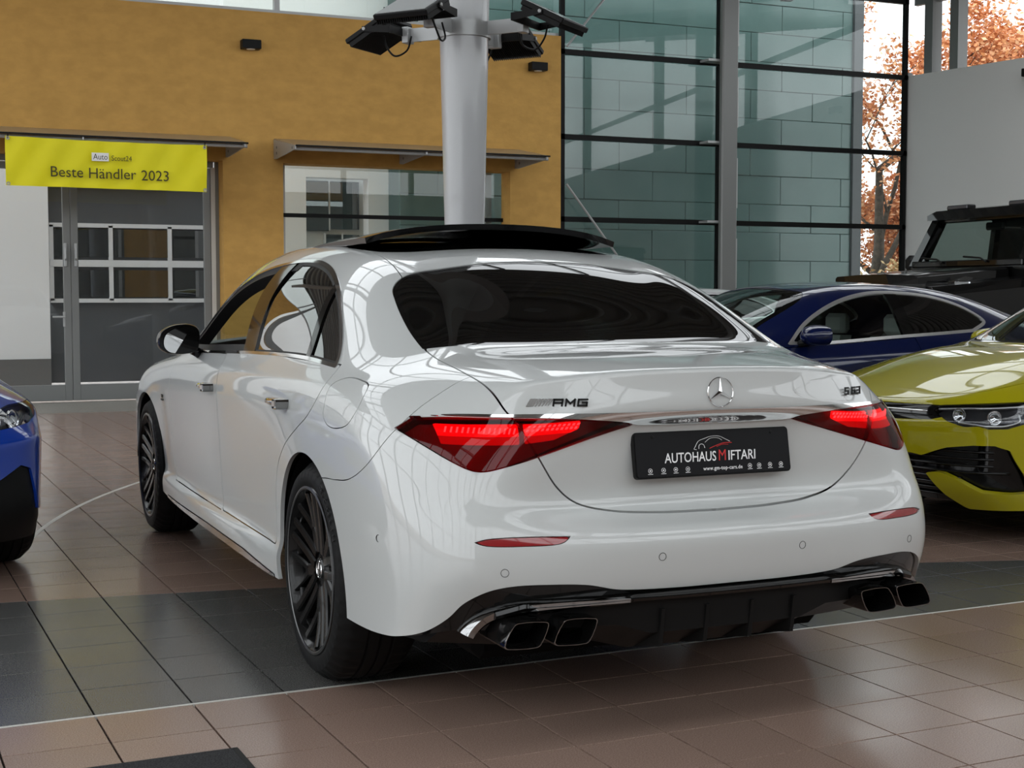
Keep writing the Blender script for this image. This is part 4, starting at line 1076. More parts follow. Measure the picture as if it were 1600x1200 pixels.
    per = [i for i in range(n1)]+[j*n1+nx for j in range(1, ny+1)]+[ny*n1+i for i in range(nx-1, -1, -1)]+[j*n1 for j in range(ny-1, 0, -1)]
    Fp += [(per[i], per[(i+1) % len(per)], per[(i+1) % len(per)]+o, per[i]+o) for i in range(len(per))]
    sp = MB().add(Vp, Fp).build('sunroof_panel', M_BLACKG, car, auto=40)
    # --- tail lamps
    lamp = crom([(-.858, .893), (-.820, .925), (-.751, .932), (-.612, .933), (-.444, .929), (-.285, .917), (-.268, .909), (-.388, .876), (-.554, .829), (-.646, .804), (-.704, .7915), (-.734, .795), (-.778, .820), (-.82, .855)], 6, True, (0, 1, 6))
    def fl(V): return np.where(V[:, 1] < -.4, sdf(lamp, xz(V)), .12)
    L, H = H.split(fl, .003)
    trunkp = crom([(0, .655), (-.2, .658), (-.339, .669), (-.434, .694), (-.495, .742), (-.554, .829), (-.603, .922), (-.627, .962), (-.640, 1.012), (-.645, 1.069), (-.647, 1.12)], 8, False)
    trunkp = np.concatenate([trunkp, [(-.647, 1.25), (.647, 1.25)], (trunkp*[-1, 1])[::-1][:-1]])
    def ft(V):
        b = V[:, 1]-(-.398+.045*(np.abs(V[:, 0])/.64)**2)
        return np.maximum(sdf(trunkp, np.stack([V[:, 0], V[:, 2]], 1)), np.clip(b, -.12, .12))
    for sg in (0, 1):
        mm = (lambda s: s) if sg == 0 else (lambda s: s.mirror())
        lens = mm(L)
        tl = empty('tail_lamp', (0, 0, 0), 0, car)
        a, b = L.split(ft, .003)
        mm(a.off(.004)).obj('inner_lens', M_REDLENS, tl, .02); mm(b.off(.004)).obj('outer_lens', M_REDLENS, tl, .02)
        mm(L.off(-.034)).obj('lamp_housing', M_REDDARK, tl)
        # lit panel and rows of LED points behind the lens
        gp = np.array([(-.790, .868), (-.790, .922), (-.60, .924), (-.425, .921), (-.425, .898), (-.50, .872), (-.60, .866)])
        for (xa, xb) in ((-.80, -.602), (-.588, -.42)):
            gl = L.clip(np.maximum(sdf(gp, xz(L.V)), np.maximum(xa-L.V[:, 0], L.V[:, 0]-xb)))
            hi_, lo_ = gl.clip(.889-gl.V[:, 2]), gl.clip(gl.V[:, 2]-.889)
            mm(hi_.off(-.016)).obj('led_panel', M_REDGLOW, tl); mm(lo_.off(-.018)).obj('led_panel', M_REDGLOW2, tl)
        def led(cx, cz, w, h):
            p, n = surf_pt(L, cx, cz); p = p-n*.010; sx = 1 if sg == 0 else -1
            M_ = frame((p[0]*sx, p[1], p[2]), (-n[1], n[0]*sx, 0), (0, 0, 1))
            b_ = MB(); b_.prism([(-w-.002, -h), (w-.002, -h), (w+.002, h), (-w+.002, h)], -.001, .002, 'z'); b_.xf(M_); b_.build('led', M_REDLED, tl)
        for k in range(14): led(-.768+.0120*k, .9055-.0002*k, .0024, .0080)
        for k in range(11):
            led(-.578+.0140*k, .904, .0032, .0035); led(-.572+.0140*k, .914, .0030, .0032)
    # --- chrome bar over the lamps
    up = [(-.832, .922), (-.75, .938), (-.6, .9435), (-.25, .947), (0, .948)]; dn = [(0, .909), (-.2, .910), (-.262, .9125), (-.287, .9195), (-.444, .9315), (-.612, .9352), (-.75, .9342), (-.82, .9275)]
    bar = np.array(up+dn); bar = np.concatenate([crom(up, 6, False), crom(dn, 6, False)])
    cb, H = H.split(lambda V: np.where(V[:, 1] < -.4, sdf(bar, xz(V)), .12))
    both(cb).off(.005).obj('chrome_strip', M_CHROME, car, .02)
    # --- reflectors
    rp = crom([(-.752, .607), (-.722, .616), (-.623, .621), (-.498, .619), (-.522, .603), (-.626, .597), (-.723, .599)], 6, True, (0, 3))
    r, H = H.split(lambda V: np.where(V[:, 1] < -.4, sdf(rp, xz(V)), .12), .002)
    for sg in (0, 1): (r if sg == 0 else r.mirror()).off(-.003).obj('rear_reflector', M_REDREF, car, .01)
    # --- boot lid, bumper, diffuser, doors, fuel flap
    tr, H = H.split(ft, .005)
    boot = both(tr).obj('boot_lid', M_WHITE, car, .018)
    edge = crom([(-1.2, .20), (-.93, .280), (-.90, .292), (-.868, .318), (-.835, .348), (-.80, .392), (-.772, .438), (-.723, .472), (-.659, .488), (-.559, .491), (-.45, .484), (-.373, .467), (-.324, .462), (-.19, .458), (0, .458)], 8, False)
    def fdif(V): return np.where(V[:, 1] < -.6, -sdf_line(edge, xz(V)), .12)
    lo, H = H.split(fdif)
    both(lo).off(-.012).obj('rear_valance', M_BLACKG, car, .012)
    seam = crom([(.3, .20), (-.16, .685), (-.23, .70), (-.348, .708), (-.455, .722), (-.552, .760), (-.622, .811), (-.689, .896), (-.72, .97), (-.75, 1.2)], 8, False)
    def fb(V): return np.where((V[:, 1] < .2), sdf_line(seam, yz(V)), .12)
    bp, H = H.split(lambda V: np.where(V[:, 2] < 1.1, fb(V), .12), .003)
    # park sensors: small round caps
    bum = both(bp).obj('rear_bumper', M_WHITE, car, .014)
    fdoor = crom([(1.405, 1.03), (1.405, .84), (1.405, .60), (1.405, .372), (2.50, .368), (2.585, .43), (2.60, .65), (2.585, .84), (2.50, 1.01)], 8, True, (0, 3, 4, 8))
    rdoor = crom([(1.395, 1.06), (1.395, .84), (1.395, .6), (1.395, .374), (.46, .378), (.445, .45), (.425, .573), (.375, .668), (.262, .753), (.084, .833), (-.035, .885), (-.095, .94), (-.112, .99), (-.102, 1.05)], 8, True, (0, 3, 4, 13))
    fuel = crom([(-.165, .985), (-.180, .940), (-.195, .895), (-.25, .868), (-.356, .868), (-.426, .889), (-.457, .945), (-.43, .995), (-.35, 1.012), (-.22, 1.012)], 6)
    d1, H = H.split(lambda V: np.where(V[:, 0] < -.7, sdf(fdoor, yz(V)), .12), .004)
    d2, H = H.split(lambda V: np.where(V[:, 0] < -.7, sdf(rdoor, yz(V)), .12), .004)
    fl_, H = H.split(lambda V: np.where(V[:, 0] < -.7, sdf(fuel, yz(V)), .12), .003)
    sp_ = np.array([(.44, .20), (.44, .272), (.9, .292), (1.6, .292), (2.2, .284), (2.64, .279), (2.64, .2)])
    st, H = H.split(lambda V: np.where(V[:, 0] < -.7, sdf(sp_, yz(V)), .12), .004)
    both(H).obj('body_shell', M_WHITE, car, .014)
    for sg in (0, 1):
        mm = (lambda s: s) if sg == 0 else (lambda s: s.mirror()); x = -1 if sg == 0 else 1
        doors = [mm(d1).obj('front_door', M_WHITE, car, .016), mm(d2).obj('rear_door', M_WHITE, car, .016)]
        mm(fl_).obj('fuel_flap' if sg else 'charge_flap', M_WHITE, car, .012)
        mm(st).off(.003).obj('sill_strip', M_CHROME, car, .01)
        for dr, y0, z0, xx in ((doors[0], 1.60, .884, .930), (doors[1], .345, .901, .9375)):
            mb = MB(); secs = []
            for t in np.linspace(0, 1, 9):
                yy = y0+.125-.25*t; e = 1-abs(2*t-1)**4; hh = .015*(.45+.55*e)*(1.1 if t > .6 else .9); out = .006+.026*e
                secs.append([(x*(xx+out*c), yy, z0+hh*s_-(t-.5)*.0) for c, s_ in ((-.5, -1), (.7, -.95), (1, -.4), (1, .4), (.7, .95), (-.5, 1))])
            mb.hull_loft(secs); hd = mb.build('door_handle', M_CHROME, dr, auto=50)
            mb = MB(); mb.box(x*(xx-.01), x*(xx+.034), y0-.135, y0-.075, z0-.0165, z0+.0165, .007); mb.build('handle_dark_reflection', M_DCHROME, hd)  # dark block stands in for the dark reflection on the chrome handle's end
    for (px, pz) in ((-.679, .526), (-.233, .550), (.233, .550), (.679, .526)):
        sp, sn = surf_pt(bp, -abs(px), pz); sn = sn*np.array([-np.sign(px), 1, 1])
        M = frame((px, sp[1], pz), Vector((-sn[1], sn[0], 0)), Vector((0, -sn[2]/sn[1], 1)))
        mb = MB(); mb.lathe([(.0115, -.004), (.0115, .0006), (.0102, .0006), (.0102, -.004)], 24, 'z', close=True); mb.xf(M); mb.build('sensor_ring', M_BLACK, bum)
    for x in (-1, 1):
        M = frame((x*.9075, -.674, .576), Vector((x*.30, x*-1*-1, 0)) if False else Vector((.30*1, x*.95, 0)), (0, 0, 1))
        mb = MB(); mb.lathe([(.0112, -.004), (.0112, .0015), (.0098, .0015), (.0098, -.004)], 24, 'z', close=True); mb.xf(M); mb.build('sensor_ring', M_BLACK, bum)
    # --- diffuser blade, exhaust tips
    def rear_y(x): return -1.128+.052*(abs(x)/.55)**2.4
    df = MB()
    secs = []
    for x in np.linspace(-.70, .70, 41):
        e = abs(x)
        yb = rear_y(min(e, .62))+(.0 if e < .62 else (e-.62)*.42)
        zt = .450 if e < .33 else (.450-.010*(e-.33)/.3 if e < .63 else .440-(e-.63)*.30)
        th = .018 if e < .33 else .022
        secs.append([(x, yb+.06, zt-th*1.2), (x, yb-.018, zt-th), (x, yb-.026, zt-th*.5), (x, yb-.018, zt-.002), (x, yb+.06, zt+.004)])
    df.hull_loft(secs); blade = df.build('diffuser_blade', M_BLACKG, car, auto=40)
    for x in (-1, 1):
        path = crom([(.335, .436), (.42, .436), (.52, .434), (.61, .428), (.675, .414), (.720, .392), (.748, .362), (.757, .345)], 6, False); df = MB(); secs = []
        for k, p in enumerate(path):
            d = path[min(k+1, len(path)-1)]-path[max(k-1, 0)]; d /= np.linalg.norm(d); n = np.array([-d[1], d[0]]); yb = rear_y(min(p[0], .62))-.016+max(0, p[0]-.60)*.50
            hh = .010+.008*min(1, (p[0]-.335)/.3)
            secs.append([(x*(p[0]+n[0]*hh*a), yb+b, p[1]+n[1]*hh*a) for a, b in ((-1, .05), (-1, .004), (-.5, -.008), (.5, -.010), (1, .004), (1, .05))])
        df.hull_loft(secs); df.build('exhaust_trim', M_DCHROME, blade, auto=40)
    # dark centre of the diffuser with fins
    df = MB(); secs = []
    for x in np.linspace(-.80, .80, 33):
        e = abs(x); yb = rear_y(min(e, .6))+.012+(0 if e < .6 else (e-.6)*.6)
        zl = .300 if e < .25 else .30+.03*min(1, (e-.25)/.1)
        secs.append([(x, yb+.35, zl-.07), (x, yb+.16, zl-.045), (x, yb+.012, zl+.03), (x, yb, .44), (x, yb+.1, .47)])
    df.hull_loft(secs); dfo = df.build('diffuser', M_BLACK, car, auto=40)
    for x in (-.22, -.075, .075, .22):
        mb = MB(); mb.prism([(-1.118, .40), (-1.10, .29), (-.86, .235), (-.86, .40)], x-.006, x+.006, 'x'); mb.build('diffuser_fin', M_BLACK, dfo)
    for x in (-1, 1):
        for (c, tilt) in ((-.642, 0), (-.502, 0)):
            ex = empty('exhaust_tip', (0, 0, 0), 0, car)
            yb = -1.128 if abs(c) < .56 else -1.115
            P = lambda k, y: [(x*px, y, pz) for px, pz in crom([(c+.000+a*k, .3665+b*k) for a, b in ((-.068, -.024), (-.062, -.032), (-.05, -.034), (.028, -.036), (.040, -.030), (.064, .022), (.062, .030), (.052, .033), (-.026, .036), (-.040, .030))], 3)]
            mb = MB(); mb.hull_loft([P(1.0, yb+.16), P(1.0, yb-.004), P(.99, yb-.010), P(.93, yb-.010), P(.90, yb-.002), P(.86, yb+.15)], cap=False); mb.build('tip_collar', M_BLACKG, ex, auto=30)
            mb = MB(); mb.hull_loft([P(.995, yb-.006), P(.985, yb-.0125), P(.945, yb-.0125), P(.935, yb-.006)], cap=False); mb.build('tip_edge', M_DCHROME, ex, auto=60)
            mb = MB(); q = P(.87, yb+.14); mb.add(q, [tuple(range(len(q)))]); mb.build('tip_inside', M_MATTE, ex)
    # --- under-body, wells, wheels
    mb = MB(); mb.box(-.62, .62, -.70, 3.8, .19, .34, .03); mb.build('underbody', M_MATTE, car)
    for cy in (0., 3.216):
        for x in (-1, 1): wheel_well('wheel_liner', x*.905, x*.56, cy, .355, .404, car)
    for (cy, st) in ((0., 0.), (3.216, 0.)):
        for x in (-1, 1):
            wh, hx = make_wheel(car, (x*.785, cy, .3655), .3655, .272, .285 if cy == 0 else .265, face=x)
            M = Matrix.Translation((-(hx-.012)*x*-1 if False else x*(-(hx-.010)), 0, 0)) @ Matrix.Rotation(math.pi/2 if x > 0 else -math.pi/2, 4, 'Y') @ Matrix.Rotation(.4, 4, 'Z')
            sm = star_mesh(.030, None); sm.xf(M); sm.build('cap_emblem', M_CHROME, wh)
            if cy == 0 and x == -1:
                hw = .1425
                for k, ch in enumerate('MICHELIN'):
                    t = math.radians(62)-k*.085; rr = .322        # lettering moulded into the sidewall
                    Tl = frame((-hw-.0005, rr*-math.cos(t), rr*math.sin(t)), (0, -math.sin(t), -math.cos(t)) if False else (0, math.sin(t)*-1, -math.cos(t)), (0, -math.cos(t), math.sin(t)))
                    text_obj('sidewall_letter', ch, .026, .0012, M_SIDEWALL, Tl, wh, 1.2)
    # --- door mirrors
    for x in (-1, 1):
        mr = empty('door_mirror', (x*.985, 1.96, 1.078), 0, car)
        mb = MB(); secs = []
        for t, sc in ((-.045, .96), (-.03, 1.0), (.02, .98), (.07, .86), (.105, .6), (.12, .3)):
            secs.append([(x*a*sc, t, b*sc+.004*(1-sc)) for a, b in crom([(-.082, -.058), (.050, -.064), (.086, -.03), (.080, .025), (.030, .060), (-.050, .067), (-.092, .045), (-.094, -.03)], 4)])
        mb.hull_loft(secs); hs = mb.build('mirror_housing', M_BLACKG, mr, auto=50)
        mb = MB(); q = [(x*a*.86, -.048, b*.86) for a, b in crom([(-.082, -.058), (.050, -.064), (.086, -.03), (.080, .025), (.030, .060), (-.050, .067), (-.092, .045), (-.094, -.03)], 4)]
        mb.add(q, [tuple(range(len(q)))]); mg = mb.build('mirror_glass', M_MIRROR, mr); mg.rotation_euler = (.10, 0, x*-.16)
        mb = MB(); mb.tube([(-x*.14, .05, -.085), (-x*.09, .03, -.06), (-x*.05, .02, -.04)], [.03, .022, .02], 10); mb.build('mirror_foot', M_BLACKG, mr, smooth=True)
    # --- badges
    M = frame((0, -1.0525, .997), (1, 0, 0), (0, .10, 1)); sm = star_mesh(.0435, None, .075, .09, 48); sm.xf(M); sm.build('star_emblem', M_CHROME, boot)
    a = math.atan2(.060, .159)
    M = frame((-.487, -.9885, .9765), (math.cos(a), -math.sin(a), 0), (0, .12, 1))
    block_text('AMG', M @ Matrix.Translation((-.016, -.011, .001)), boot, .029, .022, .0052, .0055)
    mb = MB()
    for k, (w0, off) in enumerate(((.020, 0), (.005, .024), (.005, .033), (.005, .042), (.005, .051), (.004, .059))):
        mb.prism([(-.090+off, -.011), (-.090+off+w0, -.011), (-.090+off+w0+.013, .011), (-.090+off+.013+w0*.0, .011)], -.002, .004, 'z')
    mb.xf(M); mb.build('badge_bars', M_SILVER, boot)
    M = frame((.513, -.9805, .9825), (math.cos(a*1.1), math.sin(a*1.1), 0), (0, .12, 1))
    block_text('S 63', M @ Matrix.Translation((-.046, -.0115, .002)), boot, .0215, .0235, .0048, .0080)
    M = frame((-.9105, 2.79, .757), (0, -1, 0), (-.02, 0, 1))
    text_obj('badge_letters', 'V8', .022, .002, M_DARKLET, M @ Matrix.Translation((0, .006, 0)), car, 1.2, .1, bold=.001)
    text_obj('badge_letters', 'BITURBO', .012, .002, M_DARKLET, M @ Matrix.Translation((.004, -.012, 0)), car, 1.2, .1, bold=.0006)
    # --- number plate
    pl = empty('number_plate', (0, -1.017, .819), 0, car)
    T = frame((0, 0, 0), (1, 0, 0), (0, .18, 1))
    def rrect(w, h, r, n=5):
        out = []
        for cx, cy, a0 in ((w-r, h-r, 0), (-w+r, h-r, 90), (-w+r, -h+r, 180), (w-r, -h+r, 270)):
            for k in range(n+1):
                t = math.radians(a0+90*k/n); out.append((cx+r*math.cos(t), cy+r*math.sin(t)))
        return out
    mb = MB(); mb.prism(rrect(.262, .0665, .012), -.014, .0, 'z'); mb.xf(T); mb.build('plate_holder', M_BLACK, pl)
    mb = MB(); mb.prism(rrect(.2575, .0620, .009), -.002, .003, 'z'); mb.xf(T); mb.build('plate', M_PLATE, pl)
    zt = .0036
    text_obj('plate_text', 'AUTOHAUS', .040, .0002, M_WHITEP, T @ Matrix.Translation((-.080, -.012, zt)), pl, .80, .08, bold=.0003)
    text_obj('plate_text', 'M', .046, .0002, M_REDP, T @ Matrix.Translation((.026, -.0105, zt)), pl, .80, .08, bold=.0)
    text_obj('plate_text', 'IFTARI', .040, .0002, M_WHITEP, T @ Matrix.Translation((.093, -.012, zt)), pl, .85, .08, bold=.0003)
    text_obj('plate_text', 'www.gm-top-cars.de', .0155, .0002, M_WHITEP, T @ Matrix.Translation((.026, -.046, zt)), pl, .92, 0, bold=.0002, space=1.1)
    for pts, m, r in (([(-.062, .018), (-.050, .034), (-.030, .041), (-.006, .047), (.022, .046), (.040, .038), (.056, .030)], M_WHITEP, .0007), ([(-.062, .018), (-.066, .012), (-.058, .010)], M_WHITEP, .0007),
                      ([(-.050, .012), (-.048, .022), (-.040, .026), (-.032, .022), (-.030, .014)], M_WHITEP, .0007), ([(-.028, .030), (-.010, .041), (.018, .041), (.030, .034)], M_WHITEP, .0006),
                      ([(-.014, .012), (.010, .020), (.034, .026), (.062, .026)], M_REDP, .0010), ([(.010, .016), (.030, .022), (.050, .021)], M_REDP, .0007)):
        c = crom(pts, 6, False); mb = MB(); mb.tube([(p[0], p[1], zt) for p in c], r, 6); mb.xf(T); mb.build('plate_drawing', m, pl)
    for k, xx in enumerate((-.215, -.172, -.132, -.092, .118, .150, .188, .226)):
        mb = MB(); mb.lathe([(.0055, 0), (.0068, .0003), (.0068, 0)], 18, 'z', (xx, -.044, zt-.0002))
        mb.lathe([(0, .0003), (.0026, .0003), (.0026, 0)], 6 if k % 2 else 12, 'z', (xx, -.044, zt-.0002)); mb.box(xx-.008, xx+.008, -.0545, -.0530, zt-.0003, zt+.0003)
        mb.xf(T); mb.build('plate_logo', M_WHITEP, pl)
    for xx in (-.20, .20):
        mb = MB(); mb.lathe([(0, .002), (.004, .0015), (.005, 0)], 16, 'z', (xx, .052, .003)); mb.xf(T); mb.build('plate_screw', M_BLACK, pl)
    # --- cabin
    mb = MB(); mb.box(-.70, .70, -.36, 2.6, .40, .44); mb.build('cabin_floor', M_LEATHER, car)
    up_ = full.clip(np.maximum(1.05-full.V[:, 2], full.V[:, 1]-2.15)); up_ = up_.clip(-np.minimum(np.minimum(fd(up_.V), frw(up_.V)), .1)-.01 if False else np.where((fd(up_.V) < .02) | (frw(up_.V) < .02), 1., -1.))
    both(up_).off(-.03).obj('headliner', M_LEATHER, car)
    for x in (-1, 1):
        mb = MB(); mb.box(x*.76, x*.82, .0, 2.4, .42, .97, .02); mb.build('door_card', M_LEATHER, car)
        for y0, zs_ in ((1.25, .40), (.42, .26)):
            seat = empty('seat', (x*.38, y0, zs_), 0, car)
            mb = MB(); mb.box(-.27, .27, -.05, .52, 0, .17, .05); mb.build('seat_cushion', M_LEATHER, seat, auto=40)
            mb = MB(); mb.hull_loft([[(-.27, -.02+.0, .1), (.27, -.02, .1), (.27, .14, .1), (-.27, .14, .1)], [(-.26, -.16, .5), (.26, -.16, .5), (.26, -.02, .5), (-.26, -.02, .5)], [(-.19, -.26, .76), (.19, -.26, .76), (.19, -.16, .76), (-.19, -.16, .76)]]); mb.build('seat_back', M_LEATHER, seat)
            mb = MB(); mb.box(-.14, .14, -.30, -.20, .72, .87, .035); mb.build('headrest', M_LEATHER, seat, auto=40)
    mb = MB(); mb.hull_loft([[(-.72, 2.2, .5), (.72, 2.2, .5), (.72, 2.2, .98), (-.72, 2.2, .98)], [(-.72, 2.75, .5), (.72, 2.75, .5), (.72, 2.75, 1.02), (-.72, 2.75, 1.02)]]); mb.build('dashboard', M_LEATHER, car)
    mb = MB(); mb.tube([(-.38+.18*math.cos(t), 1.98-.06*math.sin(t), .93+.16*math.sin(t)) for t in np.linspace(0, 2*math.pi, 28, endpoint=False)], .014, 8, close=True); mb.build('steering_wheel', M_LEATHER, car, smooth=True)
    mb = MB(); mb.box(-.62, .62, -.52, -.20, 1.02, 1.06); mb.build('parcel_shelf', M_LEATHER, car)
    tag(car, 'glossy white saloon with raised black sunroof panel and lit red tail lamps in the foreground', 'car')
    return car
sedan = make_sedan()
# ---------------------------------------------------------------- the other cars
M_BLUE = mat('navy_blue_paint', (.0024, .007, .048), .28, coat=1., spec=.08)
M_BLUE2 = mat('bright_blue_paint', (.006, .042, .33), .28, coat=1., spec=.1)
M_LIME = mat('lime_yellow_paint', (.36, .32, .006), .30, coat=1., spec=.1)
M_BLACKP = mat('black_paint', (.005, .005, .005), .3, coat=.7, spec=.05)
M_LAMPG = glass_mat('head_lamp_lens', (.80, .82, .84), 0., .02, (.02, .02, .02), 1.5, .03)
M_LAMPIN = mat('head_lamp_inside', (.10, .10, .11), .25, metal=.6)
def mk_half(cage, level=3, sx=1.):
    V, F, S, idx, cr = build_cage(*cage); V = V*np.array([sx, 1, 1])
    D, Q = subdiv(fit_cage(V, F, S), F, S, level); return half(D, Q)
def make_car(name, cage, paint, loc, rz, label, o, level=3, sx=1.):
    car = empty(name, loc, rz); H = mk_half(cage, level, sx); full = H
    for cy in o['axles']: _, H = H.split(arch_field(cy, .335, o.get('arch', .36)))
    dlo = crom(o['dlo'], 6, True, o.get('dlo_c', ()))
    fd = lambda V: np.where((np.abs(V[:, 0]) > .45) & (V[:, 2] > .85), sdf(dlo, yz(V)), .12)
    win, H = H.split(fd)
    tw = .020
    trim = win.clip(-(fd(win.V)+tw)); pane = win.clip(fd(win.V)+tw)
    pb = o['bpillar']; q = np.array([(pb[0]-.05, .8), (pb[0]+.05, .8), (pb[1]+.05, 1.5), (pb[1]-.05, 1.5)])
    pil, pane = pane.split(lambda V: sdf(q, yz(V)))
    mid = (pb[0]+pb[1])/2
    fw_, rw_ = pane.clip(mid-pane.V[:, 1]), pane.clip(pane.V[:, 1]-mid)
    for mm in (lambda s: s, lambda s: s.mirror()):
        mm(trim).off(.002).obj('window_trim', o.get('trim', M_BLACKG), car, .012)
        mm(pil).off(-.001).obj('pillar_cover', M_BLACKG, car, .02)
        mm(fw_).off(-.005).obj('front_side_window', M_CLEAR, car); mm(rw_).off(-.005).obj('rear_side_window', o.get('rear_glass', M_PRIV), car)
    for key, nm, gm in (('ws', 'windscreen', M_CLEAR), ('rw', 'rear_window', M_PRIV)):
        h_ = o[key]; p = crom(h_+[(-x, y) for x, y in h_[::-1] if x < 0], 6, True)
        lo, hi = min(y for x, y in h_)-.1, max(y for x, y in h_)+.1
        ff = lambda V: np.where((V[:, 1] > lo) & (V[:, 1] < hi) & (V[:, 2] > .8), sdf(p, V[:, :2]), .12)
        g, H = H.split(ff, .003)
        both(g.clip(-(ff(g.V)+.03))).off(-.002).obj(nm+'_band', M_BLACKG, car, .008); both(g.clip(ff(g.V)+.03)).off(-.003).obj(nm, gm, car)
    for (nm, poly, m, off, flg, ymin, pair) in o.get('cuts', ()):
        p = crom(poly, 5, True, tuple(range(len(poly)))) if pair != 'smooth' else crom(poly, 5)
        ff = lambda V: np.where(V[:, 1] > ymin, sdf(p, xz(V)), .12)
        g, H = H.split(ff, .002)
        if not (len(g.Q)+len(g.P)): continue
        if 'lamp' in nm:
            for mm in (lambda s: s, lambda s: s.mirror()):
                lp = empty(nm, (0, 0, 0), 0, car); mm(g).off(.001).obj('lamp_lens', M_LAMPG, lp, .02); mm(g).off(-.05).obj('lamp_inside', M_LAMPIN, lp)
                c = g.V.mean(0); sg = -1 if mm(g).V[:, 0].mean() < 0 else 1
                for (ox, oz, r) in o.get('projectors', ((-.06, 0, .028), (.05, 0, .028))):
                    k = np.argmin(np.abs(g.V[:, 0]-(c[0]+ox))+np.abs(g.V[:, 2]-(c[2]+oz))); pt = g.V[k]-g.N[k]*.022; n = g.N[k]/np.linalg.norm(g.N[k])
                    M_ = frame((pt[0]*-sg, pt[1], pt[2]), Vector((n[1], n[0]*sg, 0)) if True else (1, 0, 0), (0, 0, 1))
                    b_ = MB(); b_.lathe([(0, .012), (r*.6, .009), (r*.9, 0), (r, -.004), (r*1.12, .004), (r*1.2, -.01)], 20, 'z'); b_.xf(M_); b_.build('projector', M_CHROME, lp, smooth=True)
        elif np.abs(g.V[:, 0]).min() < .004: both(g).off(off).obj(nm, m, car, flg)
        else: g.off(off).obj(nm, m, car, flg); g.mirror().off(off).obj(nm, m, car, flg)
    for (nm, poly) in o.get('panels', ()):
        p = crom(poly, 6, True, tuple(range(len(poly))))
        g, H = H.split(lambda V: np.where(np.abs(V[:, 0]) > .6, sdf(p, yz(V)), .12), .005)
        if len(g.Q)+len(g.P):
            for mm in (lambda s: s, lambda s: s.mirror()): mm(g).obj(nm, paint, car, .012)
    if 'hood' in o:
        p = crom(o['hood']+[(-x, y) for x, y in o['hood'][::-1] if x < 0], 6, True)
        g, H = H.split(lambda V: np.where((V[:, 2] > .6) & (V[:, 1] > 2.), sdf(p, V[:, :2]), .12), .005)
        both(g).obj('bonnet', paint, car, .014)
    both(H).obj('body_shell', paint, car, .012)
    b_ = MB(); b_.box(-.66, .66, o['axles'][0]-.5, o['axles'][1]+.5, .18, .40, .03); b_.build('underbody', M_MATTE, car)
    wx = o['wx']
    for cy in o['axles']:
        for x in (-1, 1):
            wheel_well('wheel_liner', x*(wx+.07), x*.50, cy, .335, o.get('arch', .36)+.004, car)
            make_wheel(car, (x*wx, cy, .325), .325, .235, .225, 'twin', x, nsp=5)
    # cabin
    b_ = MB(); b_.box(-.62, .62, o['cab'][0], o['cab'][1], .35, .40); b_.build('cabin_floor', M_LEATHER, car)
    b_ = MB(); b_.box(-.68, .68, o['cab'][1]-.35, o['cab'][1]+.15, .45, .92, .06); b_.build('dashboard', M_LEATHER, car)
    for x in (-1, 1):
        for ys_ in o['seats']:
            st = empty('seat', (x*.35, ys_, .38), 0, car); sm = o.get('seat_mat', M_LEATHER)
            b_ = MB(); b_.box(-.24, .24, -.02, .46, 0, .17, .05); b_.build('seat_cushion', sm, st, auto=40)
            b_ = MB(); b_.hull_loft([[(-.24, -.02, .1), (.24, -.02, .1), (.24, .12, .1), (-.24, .12, .1)], [(-.24, -.12, .42), (.24, -.12, .42), (.24, 0, .42), (-.24, 0, .42)], [(-.17, -.20, .60), (.17, -.20, .60), (.17, -.10, .60), (-.17, -.10, .60)]]); b_.build('seat_back', sm, st)
            b_ = MB(); b_.box(-.12, .12, -.24, -.15, .61, .76, .03); b_.build('headrest', sm, st, auto=40)
    b_ = MB(); yw = o['cab'][1]-.42; b_.tube([(-.35+.17*math.cos(t), yw-.05*math.sin(t), .86+.15*math.sin(t)) for t in np.linspace(0, 2*math.pi, 24, endpoint=False)], .013, 6, close=True); b_.build('steering_wheel', M_LEATHER, car, smooth=True)
    for x in (-1, 1):
        mx, my, mz = o['mirror']; mr = empty('door_mirror', (x*mx, my, mz), 0, car); secs = []
        prof = [(-.09, -.055), (.06, -.06), (.095, -.02), (.085, .035), (.03, .06), (-.06, .06), (-.10, .02)]
        for t, sc_ in ((-.05, .95), (-.03, 1.0), (.02, .97), (.07, .82), (.10, .5), (.112, .2)):
            secs.append([(x*a*sc_, t, b*sc_) for a, b in crom(prof, 4)])
        b_ = MB(); b_.hull_loft(secs); b_.build('mirror_housing', paint, mr, auto=50)
        b_ = MB(); b_.tube([(-x*.15, .03, -.06), (-x*.07, .02, -.05)], [.026, .02], 8); b_.build('mirror_foot', M_BLACK, mr)
        b_ = MB(); q_ = [(x*a*.85, -.052, b*.85) for a, b in crom(prof, 4)]; b_.add(q_, [tuple(range(len(q_)))]); b_.build('mirror_glass', M_MIRROR, mr)
    tag(car, label, 'car'); return car
RZ = math.pi/2-.014
